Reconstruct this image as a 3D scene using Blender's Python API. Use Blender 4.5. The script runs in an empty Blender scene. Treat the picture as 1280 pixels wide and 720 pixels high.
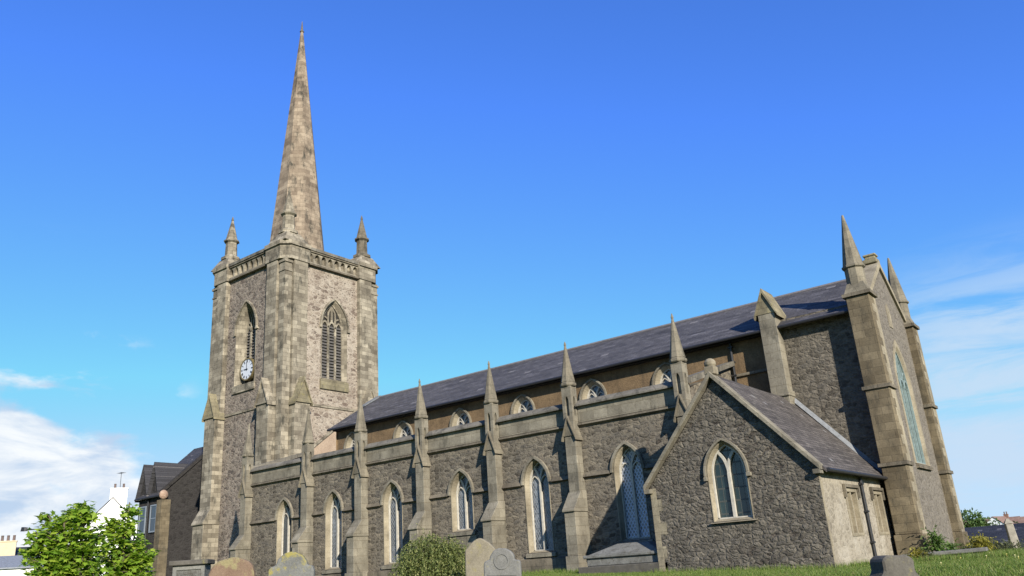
import bpy, bmesh, math, random
from mathutils import Vector, Matrix, noise as mnoise
from mathutils.geometry import tessellate_polygon

random.seed(7)
SC = bpy.context.scene
COL = SC.collection
R = math.radians

# ------------------------------------------------------------------ camera
CAM_F = 1016.295
cam_rows = ((0.785897363744281, 0.6148529094772962, -0.06573608877240092),
            (0.24973844604073975, -0.21835325966130953, 0.9433729710800692),
            (-0.5656819267299829, 0.7578111596582519, 0.32515566128928114))
cd = bpy.data.cameras.new('camera')
cam = bpy.data.objects.new('camera', cd)
COL.objects.link(cam)
cd.sensor_width = 36.0
cd.lens = CAM_F / 1280 * 36.0
cd.clip_start = 0.1
cd.clip_end = 6000
r0, r1, r2 = (Vector(v) for v in cam_rows)
cam.matrix_world = Matrix(((r0.x, r1.x, -r2.x, 0), (r0.y, r1.y, -r2.y, 0), (r0.z, r1.z, -r2.z, 0), (0, 0, 0, 1)))
SC.camera = cam

# ------------------------------------------------------------------ sun, sky, exposure
SUN_DIR = Vector((1.66, -1.0, 0.80)).normalized()      # towards the sun
sl = bpy.data.lights.new('sun', 'SUN')
sl.energy = 5.0
sl.angle = R(0.55)
sl.color = (1.0, 0.93, 0.81)
sun = bpy.data.objects.new('sun', sl)
COL.objects.link(sun)
sun.rotation_euler = SUN_DIR.to_track_quat('Z', 'Y').to_euler()
SC.view_settings.view_transform = 'Standard'
SC.view_settings.look = 'None'
SC.view_settings.exposure = 0.9
SC.view_settings.gamma = 1.0
SC.view_settings.use_curve_mapping = False

world = bpy.data.worlds.new('World')
SC.world = world
world.use_nodes = True


class NT:
    """small node-tree helper"""
    def __init__(s, tree):
        s.t = tree
        s.n = tree.nodes
        s.l = tree.links

    def new(s, typ, **kw):
        n = s.n.new(typ)
        for k, v in kw.items():
            setattr(n, k, v)
        return n

    def put(s, sock, v):
        if hasattr(v, 'is_linked') or isinstance(v, bpy.types.NodeSocket):
            s.l.new(v, sock)
        else:
            try:
                sock.default_value = v
            except Exception:
                sock.default_value = tuple(v) + (1.0,)

    def math(s, op, a, b=0.0, c=None, clamp=False):
        n = s.new('ShaderNodeMath', operation=op, use_clamp=clamp)
        s.put(n.inputs[0], a)
        s.put(n.inputs[1], b)
        if c is not None:
            s.put(n.inputs[2], c)
        return n.outputs[0]

    def vmath(s, op, a, b=(0, 0, 0)):
        n = s.new('ShaderNodeVectorMath', operation=op)
        s.put(n.inputs[0], a)
        s.put(n.inputs[1], b)
        return n.outputs['Value'] if op == 'DOT_PRODUCT' else n.outputs[0]

    def mix(s, fac, a, b, blend='MIX'):
        n = s.new('ShaderNodeMix', data_type='RGBA', blend_type=blend)
        s.put(n.inputs[0], fac)
        s.put(n.inputs[6], a)
        s.put(n.inputs[7], b)
        return n.outputs[2]

    def smooth(s, v, lo, hi, a=0.0, b=1.0):
        n = s.new('ShaderNodeMapRange', interpolation_type='SMOOTHSTEP')
        s.put(n.inputs[0], v)
        n.inputs[1].default_value = lo
        n.inputs[2].default_value = hi
        n.inputs[3].default_value = a
        n.inputs[4].default_value = b
        return n.outputs[0]

    def noise(s, vec, scale, detail=4, rough=0.55, dist=0.0):
        n = s.new('ShaderNodeTexNoise')
        s.put(n.inputs['Vector'], vec)
        n.inputs['Scale'].default_value = scale
        n.inputs['Detail'].default_value = detail
        n.inputs['Roughness'].default_value = rough
        n.inputs['Distortion'].default_value = dist
        return n

    def vscale(s, vec, sx, sy, sz):
        return s.vmath('MULTIPLY', vec, (sx, sy, sz))

    def sep(s, vec):
        n = s.new('ShaderNodeSeparateXYZ')
        s.put(n.inputs[0], vec)
        return n.outputs

    def comb(s, x, y, z):
        n = s.new('ShaderNodeCombineXYZ')
        for i, v in enumerate((x, y, z)):
            s.put(n.inputs[i], v)
        return n.outputs[0]

    def ramp(s, fac, stops):
        n = s.new('ShaderNodeValToRGB')
        e = n.color_ramp.elements
        while len(e) < len(stops):
            e.new(0.5)
        for i, (p, c) in enumerate(stops):
            e[i].position = p
            e[i].color = tuple(c) + (1.0,)
        s.put(n.inputs[0], fac)
        return n.outputs[0]


CLOUD_SHIFT = (1.37, 1.11, 0.1)


def build_world():
    w = NT(world.node_tree)
    w.n.clear()
    out = w.new('ShaderNodeOutputWorld')
    bg = w.new('ShaderNodeBackground')
    sky = w.new('ShaderNodeTexSky', sky_type='NISHITA')
    sky.sun_disc = False
    sky.sun_elevation = math.asin(SUN_DIR.z)
    sky.sun_rotation = math.atan2(SUN_DIR.x, SUN_DIR.y)
    sky.altitude = 60
    sky.air_density = 1.0
    sky.dust_density = 0.15
    sky.ozone_density = 6.0
    hsv = w.new('ShaderNodeHueSaturation')
    hsv.inputs['Hue'].default_value = 0.5
    hsv.inputs['Saturation'].default_value = 1.0
    hsv.inputs['Value'].default_value = 1.0
    w.l.new(w.vmath('MINIMUM', w.vmath('MULTIPLY', sky.outputs[0], (0.86, 1.22, 1.95)), (2.6, 4.5, 6.4)), hsv.inputs['Color'])
    tc = w.new('ShaderNodeTexCoord')
    d = w.vmath('NORMALIZE', tc.outputs['Generated'])
    x, y, z = w.sep(d)
    zz = w.math('ADD', w.math('MAXIMUM', z, 0.0), 0.10)
    p = w.comb(w.math('DIVIDE', x, zz), w.math('DIVIDE', y, zz), 0.0)
    # heaped cloud low in the west
    n1 = w.noise(w.vmath('ADD', w.vscale(d, 1.0, 1.0, 2.3), CLOUD_SHIFT), 6.5, 8, 0.55, 0.2).outputs[0]
    west = w.vmath('DOT_PRODUCT', d, Vector((-0.965, 0.262, 0.02)).normalized())
    mwest = w.smooth(west, 0.935, 0.985)
    base = w.smooth(z, 0.205, 0.13)
    thr = w.math('ADD', n1, w.math('SUBTRACT', w.math('MULTIPLY', w.math('MULTIPLY', base, mwest), 0.24), w.smooth(z, 0.17, 0.27, 0.0, 0.05)))
    c1 = w.math('MULTIPLY', w.smooth(thr, 0.56, 0.70), w.math('MULTIPLY', w.smooth(z, 0.40, 0.25), w.smooth(mwest, 0.0, 0.35)))
    # thin streaked veil in the north-east
    n2 = w.noise(w.vscale(d, 1.3, 1.3, 7.0), 4.3, 7, 0.62, 0.5).outputs[0]
    ne = w.vmath('DOT_PRODUCT', d, Vector((-0.02, 0.99, 0.12)).normalized())
    mne = w.smooth(ne, 0.955, 0.995)
    c2 = w.math('MULTIPLY', w.smooth(n2, 0.33, 0.62), w.math('MULTIPLY', mne, w.smooth(z, 0.33, 0.19, 0.0, 0.85)))
    # a few faint wisps everywhere
    n3 = w.noise(p, 1.1, 7, 0.62, 0.9).outputs[0]
    c3 = w.math('MULTIPLY', w.smooth(n3, 0.62, 0.86), w.smooth(z, 0.5, 0.1, 0.0, 0.22))
    n4 = w.noise(w.vscale(d, 1.0, 1.0, 3.2), 7.5, 6, 0.58, 0.3).outputs[0]
    lit = w.math('ADD', n4, w.math('MULTIPLY', w.smooth(thr, 0.60, 0.9), -0.02))
    shade = w.mix(w.smooth(lit, 0.36, 0.60), (3.5, 4.4, 5.7), (6.5, 6.65, 6.75))
    hz = w.mix(w.smooth(z, 0.22, 0.0, 0.0, 0.8), hsv.outputs[0], (3.9, 5.2, 6.5))
    col = w.mix(w.math('MULTIPLY', c1, 0.95), hz, shade)
    col = w.mix(c2, col, (3.9, 4.9, 6.1))
    col = w.mix(c3, col, (4.6, 5.6, 6.8))
    w.l.new(col, bg.inputs[0])
    bg.inputs[1].default_value = 0.081
    w.l.new(bg.outputs[0], out.inputs[0])


build_world()

# ------------------------------------------------------------------ materials
MATS = {}


def newmat(name):
    m = bpy.data.materials.new(name)
    m.use_nodes = True
    w = NT(m.node_tree)
    b = w.n['Principled BSDF']
    MATS[name] = m
    return m, w, b


def bump(w, b, h, strength=0.6, dist=0.03):
    n = w.new('ShaderNodeBump')
    n.inputs['Strength'].default_value = strength
    n.inputs['Distance'].default_value = dist
    w.put(n.inputs['Height'], h)
    w.l.new(n.outputs[0], b.inputs['Normal'])


def pos(w):
    return w.new('ShaderNodeNewGeometry').outputs['Position']


def rubble(name, cols, mortar, size=0.42, flat=1.9, mw=0.05, bs=0.9, bd=0.06, stain=(0.03, 0.028, 0.025), stain_amt=0.5, warp=0.16, light_patch=None, pits=0.0, edge=1.0, rand=0.8):
    m, w, b = newmat(name)
    P = pos(w)
    wn = w.noise(P, 2.3, 3).outputs['Color']
    vs = w.new('ShaderNodeVectorMath', operation='SCALE')
    w.l.new(w.vmath('SUBTRACT', wn, (0.5, 0.5, 0.5)), vs.inputs[0])
    vs.inputs['Scale'].default_value = warp * 2
    q = w.vmath('ADD', P, vs.outputs[0])
    q = w.vscale(q, 1 / size, 1 / size, flat / size)
    v1 = w.new('ShaderNodeTexVoronoi', feature='F1')
    v2 = w.new('ShaderNodeTexVoronoi', feature='DISTANCE_TO_EDGE')
    for v in (v1, v2):
        w.l.new(q, v.inputs['Vector'])
        v.inputs['Scale'].default_value = 1.0
        v.inputs['Randomness'].default_value = rand
    rnd = w.sep(v1.outputs['Color'])[0]
    k = len(cols)
    c = w.ramp(rnd, [(i / (k - 1), cc) for i, cc in enumerate(cols)])
    fine = w.noise(P, 9, 6, 0.65).outputs[0]
    c = w.mix(1.0, c, w.ramp(fine, [(0.25, (0.55, 0.55, 0.55)), (0.75, (1.35, 1.35, 1.35))]), 'MULTIPLY')
    joint = w.smooth(v2.outputs['Distance'], mw * 0.3, mw * 2.0, 1.0, 0.0)
    jn = w.math('MULTIPLY', joint, w.smooth(w.noise(P, 1.3, 4).outputs[0], 0.3, 0.6, 0.45, 1.0))
    c = w.mix(jn, c, mortar)
    st = w.noise(w.vscale(P, 0.55, 0.55, 0.16), 1.0, 6, 0.62).outputs[0]
    c = w.mix(w.smooth(st, 0.5, 0.78, 0.0, stain_amt), c, stain)
    if light_patch:
        lp = w.noise(P, 0.8, 6, 0.65).outputs[0]
        c = w.mix(w.smooth(lp, 0.48, 0.66, 0.0, 0.55), c, light_patch)
    pn = w.noise(w.vscale(P, 1.0, 1.0, 1.9), 3.4, 4, 0.6).outputs[0]
    if pits:
        c = w.mix(w.smooth(pn, 0.57, 0.66, 0.0, pits), c, (0.045, 0.034, 0.028))
    w.l.new(c, b.inputs['Base Color'])
    b.inputs['Roughness'].default_value = 0.95
    b.inputs['Specular IOR Level'].default_value = 0.12
    h = w.math('ADD', w.math('MULTIPLY', w.smooth(v2.outputs['Distance'], 0.0, 0.28), edge), w.math('MULTIPLY', fine, 0.9))
    h = w.math('SUBTRACT', h, w.math('MULTIPLY', w.smooth(pn, 0.55, 0.7), 0.8 * (0.4 + pits)))
    h = w.math('ADD', h, w.math('MULTIPLY', rnd, 0.5))
    bump(w, b, h, bs, bd)
    return m


def ashlar(name, c1, c2, joint, bw=0.62, bh=0.33, stain=(0.03, 0.03, 0.025), stain_amt=0.6, streak_lo=0.5, bs=0.5, lichen=None, horiz=False):
    m, w, b = newmat(name)
    P = pos(w)
    x, y, z = w.sep(P)
    uv = w.comb(w.math('ADD', x, y), z, 0.0)
    if horiz:
        uv = w.comb(w.math('ADD', x, 0.0), w.math('ADD', y, z), 0.0)
    br = w.new('ShaderNodeTexBrick')
    w.l.new(uv, br.inputs['Vector'])
    br.offset = 0.5
    br.inputs['Scale'].default_value = 1.0
    br.inputs['Mortar Size'].default_value = 0.012
    br.inputs['Mortar Smooth'].default_value = 0.6
    br.inputs['Bias'].default_value = 0.0
    br.inputs['Brick Width'].default_value = bw
    br.inputs['Row Height'].default_value = bh
    w.put(br.inputs['Color1'], c1)
    w.put(br.inputs['Color2'], c2)
    w.put(br.inputs['Mortar'], joint)
    c = br.outputs['Color']
    big = w.noise(P, 0.9, 5, 0.6).outputs[0]
    fine = w.noise(P, 14, 6, 0.7).outputs[0]
    c = w.mix(1.0, c, w.ramp(big, [(0.28, (0.62, 0.60, 0.56)), (0.72, (1.3, 1.28, 1.2))]), 'MULTIPLY')
    c = w.mix(1.0, c, w.ramp(fine, [(0.25, (0.75, 0.75, 0.75)), (0.75, (1.2, 1.2, 1.2))]), 'MULTIPLY')
    st = w.noise(w.vscale(P, 1.5, 1.5, 0.62), 1.0, 8, 0.72, 0.2).outputs[0]
    c = w.mix(w.smooth(st, streak_lo, streak_lo + 0.2, 0.0, stain_amt), c, stain)
    if lichen:
        ln = w.noise(P, 3.2, 6, 0.7).outputs[0]
        c = w.mix(w.smooth(ln, 0.56, 0.7, 0.0, 0.75), c, lichen)
    w.l.new(c, b.inputs['Base Color'])
    b.inputs['Roughness'].default_value = 0.92
    b.inputs['Specular IOR Level'].default_value = 0.15
    h = w.math('SUBTRACT', w.math('ADD', w.math('MULTIPLY', fine, 0.5), w.math('MULTIPLY', big, 0.4)), w.math('MULTIPLY', br.outputs['Fac'], 0.45))
    bump(w, b, h, bs, 0.03)
    return m


def roughcast(name, c1, c2, grain=22, bs=0.7, stain=None, streak=True):
    m, w, b = newmat(name)
    P = pos(w)
    n1 = w.noise(P, 1.2, 6, 0.62).outputs[0]
    n2 = w.noise(P, grain, 4, 0.7).outputs[0]
    c = w.ramp(n1, [(0.3, c1), (0.7, c2)])
    c = w.mix(1.0, c, w.ramp(n2, [(0.25, (0.65, 0.65, 0.65)), (0.75, (1.25, 1.25, 1.25))]), 'MULTIPLY')
    if stain:
        st = w.noise(w.vscale(P, 1.3, 1.3, 0.22), 1.0, 6, 0.65).outputs[0]
        c = w.mix(w.smooth(st, 0.5, 0.72, 0, 0.6), c, stain)
    w.l.new(c, b.inputs['Base Color'])
    b.inputs['Roughness'].default_value = 0.95
    b.inputs['Specular IOR Level'].default_value = 0.1
    bump(w, b, n2, bs, 0.03)
    return m


def slate(name, ua, c1, c2, c3, bw=0.32, bh=0.17, moss=0.0, kz=1.9):
    m, w, b = newmat(name)
    P = pos(w)
    s = w.sep(P)
    uv = w.comb(s[ua], w.math('MULTIPLY', s[2], kz), 0.0)
    br = w.new('ShaderNodeTexBrick')
    w.l.new(uv, br.inputs['Vector'])
    br.inputs['Scale'].default_value = 1.0
    br.inputs['Mortar Size'].default_value = 0.012
    br.inputs['Brick Width'].default_value = bw
    br.inputs['Row Height'].default_value = bh
    w.put(br.inputs['Color1'], c1)
    w.put(br.inputs['Color2'], c2)
    w.put(br.inputs['Mortar'], (0.02, 0.02, 0.022))
    big = w.noise(P, 1.6, 6, 0.65).outputs[0]
    c = w.mix(w.smooth(big, 0.4, 0.68, 0, 0.7), br.outputs['Color'], c3)
    rowi = w.math('FLOOR', w.math('DIVIDE', w.math('MULTIPLY', s[2], kz), bh))
    rn = w.noise(w.comb(w.math('MULTIPLY', s[ua], 0.35), w.math('MULTIPLY', rowi, 3.7), 0.0), 1.0, 3, 0.6).outputs[0]
    c = w.mix(1.0, c, w.ramp(rn, [(0.3, (0.62, 0.62, 0.62)), (0.7, (1.4, 1.38, 1.36))]), 'MULTIPLY')
    odd = w.new('ShaderNodeTexWhiteNoise', noise_dimensions='2D')
    w.l.new(w.comb(w.math('FLOOR', w.math('DIVIDE', s[ua], bw)), rowi, 0.0), odd.inputs['Vector'])
    c = w.mix(w.math('GREATER_THAN', odd.outputs['Value'], 0.985), c, (0.14, 0.132, 0.13))
    fine = w.noise(P, 11, 5, 0.7).outputs[0]
    c = w.mix(1.0, c, w.ramp(fine, [(0.25, (0.7, 0.7, 0.7)), (0.75, (1.25, 1.25, 1.25))]), 'MULTIPLY')
    if moss:
        mn = w.noise(P, 2.4, 7, 0.72).outputs[0]
        c = w.mix(w.smooth(mn, 0.55, 0.72, 0, moss), c, (0.22, 0.21, 0.17))
    w.l.new(c, b.inputs['Base Color'])
    b.inputs['Roughness'].default_value = 0.75
    b.inputs['Specular IOR Level'].default_value = 0.18
    # each course lifts towards its lower edge
    row = w.math('FRACT', w.math('DIVIDE', w.math('MULTIPLY', s[2], kz), bh))
    h = w.math('ADD', w.math('MULTIPLY', row, -0.6), w.math('MULTIPLY', fine, 0.4))
    h = w.math('SUBTRACT', h, w.math('MULTIPLY', br.outputs['Fac'], 0.5))
    bump(w, b, h, 0.6, 0.03)
    return m


def plain(name, c, rough=0.6, spec=0.3, metal=0.0, var=0.25, scale=6, c2=None, bs=0.2):
    m, w, b = newmat(name)
    P = pos(w)
    n = w.noise(P, scale, 5, 0.65).outputs[0]
    if c2:
        col = w.ramp(n, [(0.35, c), (0.68, c2)])
    else:
        col = w.ramp(n, [(0.3, [v * (1 - var) for v in c]), (0.7, [min(1, v * (1 + var)) for v in c])])
    w.l.new(col, b.inputs['Base Color'])
    b.inputs['Roughness'].default_value = rough
    b.inputs['Specular IOR Level'].default_value = spec
    b.inputs['Metallic'].default_value = metal
    bump(w, b, n, bs, 0.02)
    return m


def leaded(name, ua, lead, pitch=0.16, lw=0.14, glass=(0.035, 0.045, 0.055), tint=(0.16, 0.19, 0.22), rough=0.12, diamond=True):
    m, w, b = newmat(name)
    P = pos(w)
    s = w.sep(P)
    u, v = s[ua], w.math('MULTIPLY', s[2], 0.62)
    if diamond:
        a = w.math('DIVIDE', w.math('ADD', u, v), pitch)
        e = w.math('DIVIDE', w.math('SUBTRACT', u, v), pitch)
    else:
        a = w.math('DIVIDE', u, pitch)
        e = w.math('DIVIDE', s[2], pitch * 2.2)
    fa = w.math('ABSOLUTE', w.math('SUBTRACT', w.math('FRACT', a), 0.5))
    fe = w.math('ABSOLUTE', w.math('SUBTRACT', w.math('FRACT', e), 0.5))
    line = w.math('GREATER_THAN', w.math('MAXIMUM', fa, fe), 0.5 - lw / 2)
    cell = w.comb(w.math('FLOOR', a), w.math('FLOOR', e), 0.0)
    wn = w.new('ShaderNodeTexWhiteNoise', noise_dimensions='3D')
    w.l.new(cell, wn.inputs['Vector'])
    big = w.noise(P, 1.4, 3).outputs[0]
    g = w.mix(w.math('MULTIPLY', wn.outputs['Value'], w.smooth(big, 0.35, 0.65)), glass, tint)
    c = w.mix(line, g, lead)
    w.l.new(c, b.inputs['Base Color'])
    w.put(b.inputs['Roughness'], w.math('ADD', w.math('MULTIPLY', line, 0.5), rough))
    b.inputs['Specular IOR Level'].default_value = 0.6
    h = w.math('ADD', w.math('MULTIPLY', line, 0.6), w.math('MULTIPLY', wn.outputs['Value'], 0.35))
    bump(w, b, h, 0.35, 0.02)
    return m


def leafmat(name, a, bcol, trans=0.35, c=None):
    m, w, b = newmat(name)
    out = [n for n in w.n if n.type == 'OUTPUT_MATERIAL'][0]
    g = w.new('ShaderNodeNewGeometry')
    rnd = g.outputs['Random Per Island']
    stops = [(0.1, a), (0.9, bcol)]
    if c:
        stops = [(0.05, a), (0.7, bcol), (0.98, c)]
    col = w.ramp(rnd, stops)
    w.l.new(col, b.inputs['Base Color'])
    b.inputs['Roughness'].default_value = 0.55
    b.inputs['Specular IOR Level'].default_value = 0.3
    tr = w.new('ShaderNodeBsdfTranslucent')
    w.l.new(w.mix(1.0, col, (1.25, 1.3, 0.6), 'MULTIPLY'), tr.inputs[0])
    mx = w.new('ShaderNodeMixShader')
    mx.inputs[0].default_value = trans
    w.l.new(b.outputs[0], mx.inputs[1])
    w.l.new(tr.outputs[0], mx.inputs[2])
    w.l.new(mx.outputs[0], out.inputs[0])
    return m


RUB_AISLE = rubble('aisle_rubble', [(0.052, 0.045, 0.036), (0.115, 0.099, 0.077), (0.175, 0.15, 0.114), (0.085, 0.076, 0.064), (0.138, 0.118, 0.091)], (0.142, 0.124, 0.097), 0.38, 2.5, 0.05, 0.65, 0.05, edge=0.5, pits=0.4, rand=0.6, stain_amt=0.6)
RUB_VESTRY = rubble('vestry_rubble', [(0.055, 0.049, 0.041), (0.112, 0.099, 0.08), (0.08, 0.072, 0.061), (0.145, 0.128, 0.103), (0.097, 0.087, 0.074)], (0.108, 0.096, 0.078), 0.30, 2.0, 0.05, 0.8, 0.07, warp=0.2, stain_amt=0.45, edge=0.5, pits=0.5)
RUB_VESTE = rubble('vestry_side_rubble', [(0.17, 0.148, 0.115), (0.25, 0.22, 0.172), (0.215, 0.188, 0.146)], (0.26, 0.23, 0.182), 0.36, 1.9, 0.06, 0.55, 0.04, stain=(0.10, 0.085, 0.065), stain_amt=0.5, light_patch=(0.33, 0.30, 0.25), edge=0.5)
RUB_CHANCEL = rubble('chancel_rubble', [(0.058, 0.051, 0.041), (0.105, 0.092, 0.073), (0.14, 0.122, 0.097), (0.083, 0.075, 0.063)], (0.112, 0.099, 0.079), 0.32, 2.0, 0.06, 0.7, 0.055, edge=0.55, pits=0.4)
RUB_EAST = rubble('gable_rubble', [(0.105, 0.092, 0.076), (0.155, 0.137, 0.114), (0.125, 0.111, 0.095)], (0.155, 0.138, 0.114), 0.36, 1.8, 0.05, 0.55, 0.04, stain_amt=0.35, edge=0.5, pits=0.35)
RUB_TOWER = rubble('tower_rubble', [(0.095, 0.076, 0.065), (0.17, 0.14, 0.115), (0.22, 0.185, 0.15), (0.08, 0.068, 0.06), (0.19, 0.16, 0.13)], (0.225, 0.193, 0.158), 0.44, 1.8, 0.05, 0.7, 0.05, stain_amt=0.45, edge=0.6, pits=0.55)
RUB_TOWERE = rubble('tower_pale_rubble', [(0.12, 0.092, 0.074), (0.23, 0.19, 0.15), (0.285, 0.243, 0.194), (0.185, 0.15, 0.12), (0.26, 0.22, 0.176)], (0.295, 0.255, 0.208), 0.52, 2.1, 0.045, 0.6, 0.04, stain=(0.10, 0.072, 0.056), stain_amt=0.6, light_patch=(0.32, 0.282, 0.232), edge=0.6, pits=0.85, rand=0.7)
ASH = ashlar('dressed_stone', (0.145, 0.133, 0.11), (0.195, 0.179, 0.148), (0.13, 0.112, 0.085), bw=0.8, bh=0.42, stain_amt=0.6)
ASH_PALE = ashlar('pale_dressed_stone', (0.20, 0.176, 0.135), (0.24, 0.213, 0.165), (0.22, 0.19, 0.14), stain_amt=0.5, streak_lo=0.54)
ASH_TOWER = ashlar('tower_dressed_stone', (0.135, 0.119, 0.096), (0.272, 0.245, 0.20), (0.10, 0.087, 0.07), bw=0.72, stain_amt=0.85, streak_lo=0.5, bh=0.36)
ASH_SPIRE = ashlar('spire_stone', (0.155, 0.122, 0.095), (0.262, 0.215, 0.168), (0.105, 0.083, 0.064), bw=0.75, bh=0.42, stain_amt=0.9, streak_lo=0.49)
ASH_DARK = ashlar('weathered_dressed_stone', (0.115, 0.10, 0.08), (0.155, 0.136, 0.108), (0.08, 0.07, 0.057), stain_amt=0.6, streak_lo=0.46)
ASH_LICHEN = ashlar('lichened_stone', (0.155, 0.138, 0.098), (0.20, 0.178, 0.122), (0.1, 0.09, 0.07), bw=1.2, stain_amt=0.5, lichen=(0.22, 0.19, 0.06))
ASH_PIER = ashlar('pier_stone', (0.10, 0.082, 0.056), (0.15, 0.124, 0.086), (0.09, 0.074, 0.052), bw=0.7, bh=0.36, stain_amt=0.6, streak_lo=0.48)
CAP = ashlar('pinnacle_stone', (0.145, 0.13, 0.104), (0.175, 0.157, 0.125), (0.11, 0.105, 0.085), bw=0.9, bh=0.5, stain_amt=0.6, streak_lo=0.48)
COPING = ashlar('coping_stone', (0.12, 0.112, 0.10), (0.165, 0.153, 0.134), (0.06, 0.055, 0.05), bw=0.9, bh=0.6, stain_amt=0.65, streak_lo=0.46)
BROWN = roughcast('brown_roughcast', (0.095, 0.066, 0.039), (0.175, 0.12, 0.068), 16, 0.9, stain=(0.045, 0.036, 0.026))
PINK = roughcast('pink_plaster', (0.25, 0.187, 0.137), (0.33, 0.258, 0.192), 12, 0.4, stain=(0.2, 0.14, 0.1))
BLOCKED = roughcast('blocked_window_stone', (0.29, 0.25, 0.19), (0.38, 0.33, 0.255), 10, 0.3, stain=(0.28, 0.17, 0.14))
SLATE_N = slate('nave_slate', 0, (0.055, 0.053, 0.056), (0.09, 0.086, 0.091), (0.05, 0.048, 0.05), bw=0.5, bh=0.27, moss=0.15)
SLATE_V = slate('vestry_slate', 1, (0.062, 0.055, 0.051), (0.10, 0.089, 0.082), (0.048, 0.043, 0.041), moss=0.4, kz=1.3)
SLATE_F = slate('town_slate', 0, (0.036, 0.036, 0.041), (0.052, 0.052, 0.058), (0.043, 0.043, 0.048))
LEAD = plain('lead_sheet', (0.13, 0.137, 0.145), 0.5, 0.4, 0.0, 0.25)
IRON = plain('black_iron', (0.018, 0.018, 0.02), 0.5, 0.4)
RUSTY = plain('rusty_iron', (0.19, 0.115, 0.08), 0.8, 0.2, c2=(0.33, 0.25, 0.19), scale=4)
GLASS_S = leaded('leaded_glass', 0, (0.22, 0.235, 0.25), 0.15, 0.12, glass=(0.04, 0.047, 0.056), tint=(0.15, 0.17, 0.20), rough=0.16)
GLASS_D = leaded('dark_leaded_glass', 0, (0.05, 0.05, 0.05), 0.19, 0.13, tint=(0.06, 0.08, 0.09))
GLASS_L = leaded('white_lattice_glass', 0, (0.42, 0.43, 0.47), 0.17, 0.36, glass=(0.05, 0.055, 0.06), tint=(0.16, 0.17, 0.19))
GLASS_V = leaded('vestry_glass', 0, (0.04, 0.045, 0.04), 0.22, 0.12, glass=(0.012, 0.02, 0.019), tint=(0.035, 0.055, 0.05), diamond=False)
GLASS_E = leaded('east_glass', 1, (0.09, 0.125, 0.125), 0.2, 0.15, glass=(0.04, 0.058, 0.06), tint=(0.12, 0.155, 0.155), diamond=False)
DARKVOID = plain('dark_louvre', (0.028, 0.026, 0.024), 0.8, 0.1)
WHITE_FRAME = plain('pale_tracery_stone', (0.36, 0.335, 0.285), 0.85, 0.15, var=0.2)
DIAL = plain('dial_white', (0.44, 0.46, 0.50), 0.4, 0.4, var=0.06)
DIALRIM = plain('dial_rim', (0.12, 0.095, 0.045), 0.6, 0.3)
BLACKP = plain('black_paint', (0.012, 0.012, 0.014), 0.4, 0.4)
WHITEWASH = plain('white_render', (0.72, 0.72, 0.71), 0.85, 0.15, var=0.05, scale=2)
CREAM = plain('cream_render', (0.45, 0.38, 0.26), 0.85, 0.15, var=0.1, scale=2)
SHADEWALL = rubble('shaded_house_wall', [(0.022, 0.02, 0.019), (0.036, 0.033, 0.031), (0.03, 0.027, 0.026)], (0.034, 0.032, 0.03), 0.4, 1.8, 0.05, 0.6, 0.04)  # near-black colour stands in for the tower's shadow across the terrace gable
BRICKBROWN = plain('brown_brick', (0.22, 0.13, 0.095), 0.9, 0.1, scale=3)
REDTILE = plain('brown_tiles', (0.15, 0.095, 0.075), 0.85, 0.1, c2=(0.22, 0.15, 0.12), scale=1.2)
WINDOWGLASS = plain('window_glass', (0.03, 0.035, 0.045), 0.08, 0.7, var=0.1)
SASH = plain('pale_blue_sash', (0.16, 0.185, 0.215), 0.5, 0.3, var=0.05)
BARK = plain('bark', (0.09, 0.075, 0.055), 0.95, 0.1, scale=12, bs=0.6)
TIMBER = plain('old_post_timber', (0.22, 0.20, 0.165), 0.9, 0.1, scale=5)
POT = plain('chimney_clay', (0.12, 0.09, 0.08), 0.85, 0.1)
LEAF_MAPLE = leafmat('maple_leaf', (0.10, 0.19, 0.016), (0.22, 0.33, 0.03), 0.48, (0.31, 0.38, 0.05))
LEAF_BUSH = leafmat('shrub_leaf', (0.06, 0.082, 0.022), (0.15, 0.175, 0.05), 0.3, (0.25, 0.245, 0.10))
LEAF_WEED = leafmat('weed_leaf', (0.05, 0.10, 0.025), (0.12, 0.19, 0.045), 0.35)
LEAF_YEL = leafmat('yellow_leaf', (0.17, 0.16, 0.03), (0.30, 0.27, 0.05), 0.35)
LEAF_FAR = leafmat('far_leaf', (0.045, 0.085, 0.025), (0.11, 0.17, 0.05), 0.3)
LEAF_DULL = leafmat('dull_leaf', (0.05, 0.06, 0.03), (0.12, 0.13, 0.06), 0.3)
GRASSM = leafmat('grass_blade', (0.055, 0.105, 0.016), (0.12, 0.175, 0.028), 0.3, (0.22, 0.20, 0.085))


def headstone_mat(name, c1, c2, lich, lo=0.5, top=None):
    m, w, b = newmat(name)
    P = pos(w)
    n1 = w.noise(P, 3.0, 6, 0.65).outputs[0]
    n2 = w.noise(P, 30, 5, 0.7).outputs[0]
    c = w.ramp(n1, [(0.3, c1), (0.7, c2)])
    ln = w.noise(P, 5.0, 7, 0.72).outputs[0]
    lv = ln
    if top is not None:
        z = w.sep(P)[2]
        lv = w.math('ADD', ln, w.smooth(z, top - 0.6, top, 0.0, 0.2))
    c = w.mix(w.smooth(lv, lo, lo + 0.16, 0, 0.85), c, lich)
    c = w.mix(1.0, c, w.ramp(n2, [(0.25, (0.75, 0.75, 0.75)), (0.75, (1.2, 1.2, 1.2))]), 'MULTIPLY')
    w.l.new(c, b.inputs['Base Color'])
    b.inputs['Roughness'].default_value = 0.9
    b.inputs['Specular IOR Level'].default_value = 0.2
    bump(w, b, w.math('ADD', n2, n1), 0.45, 0.02)
    return m


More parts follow.
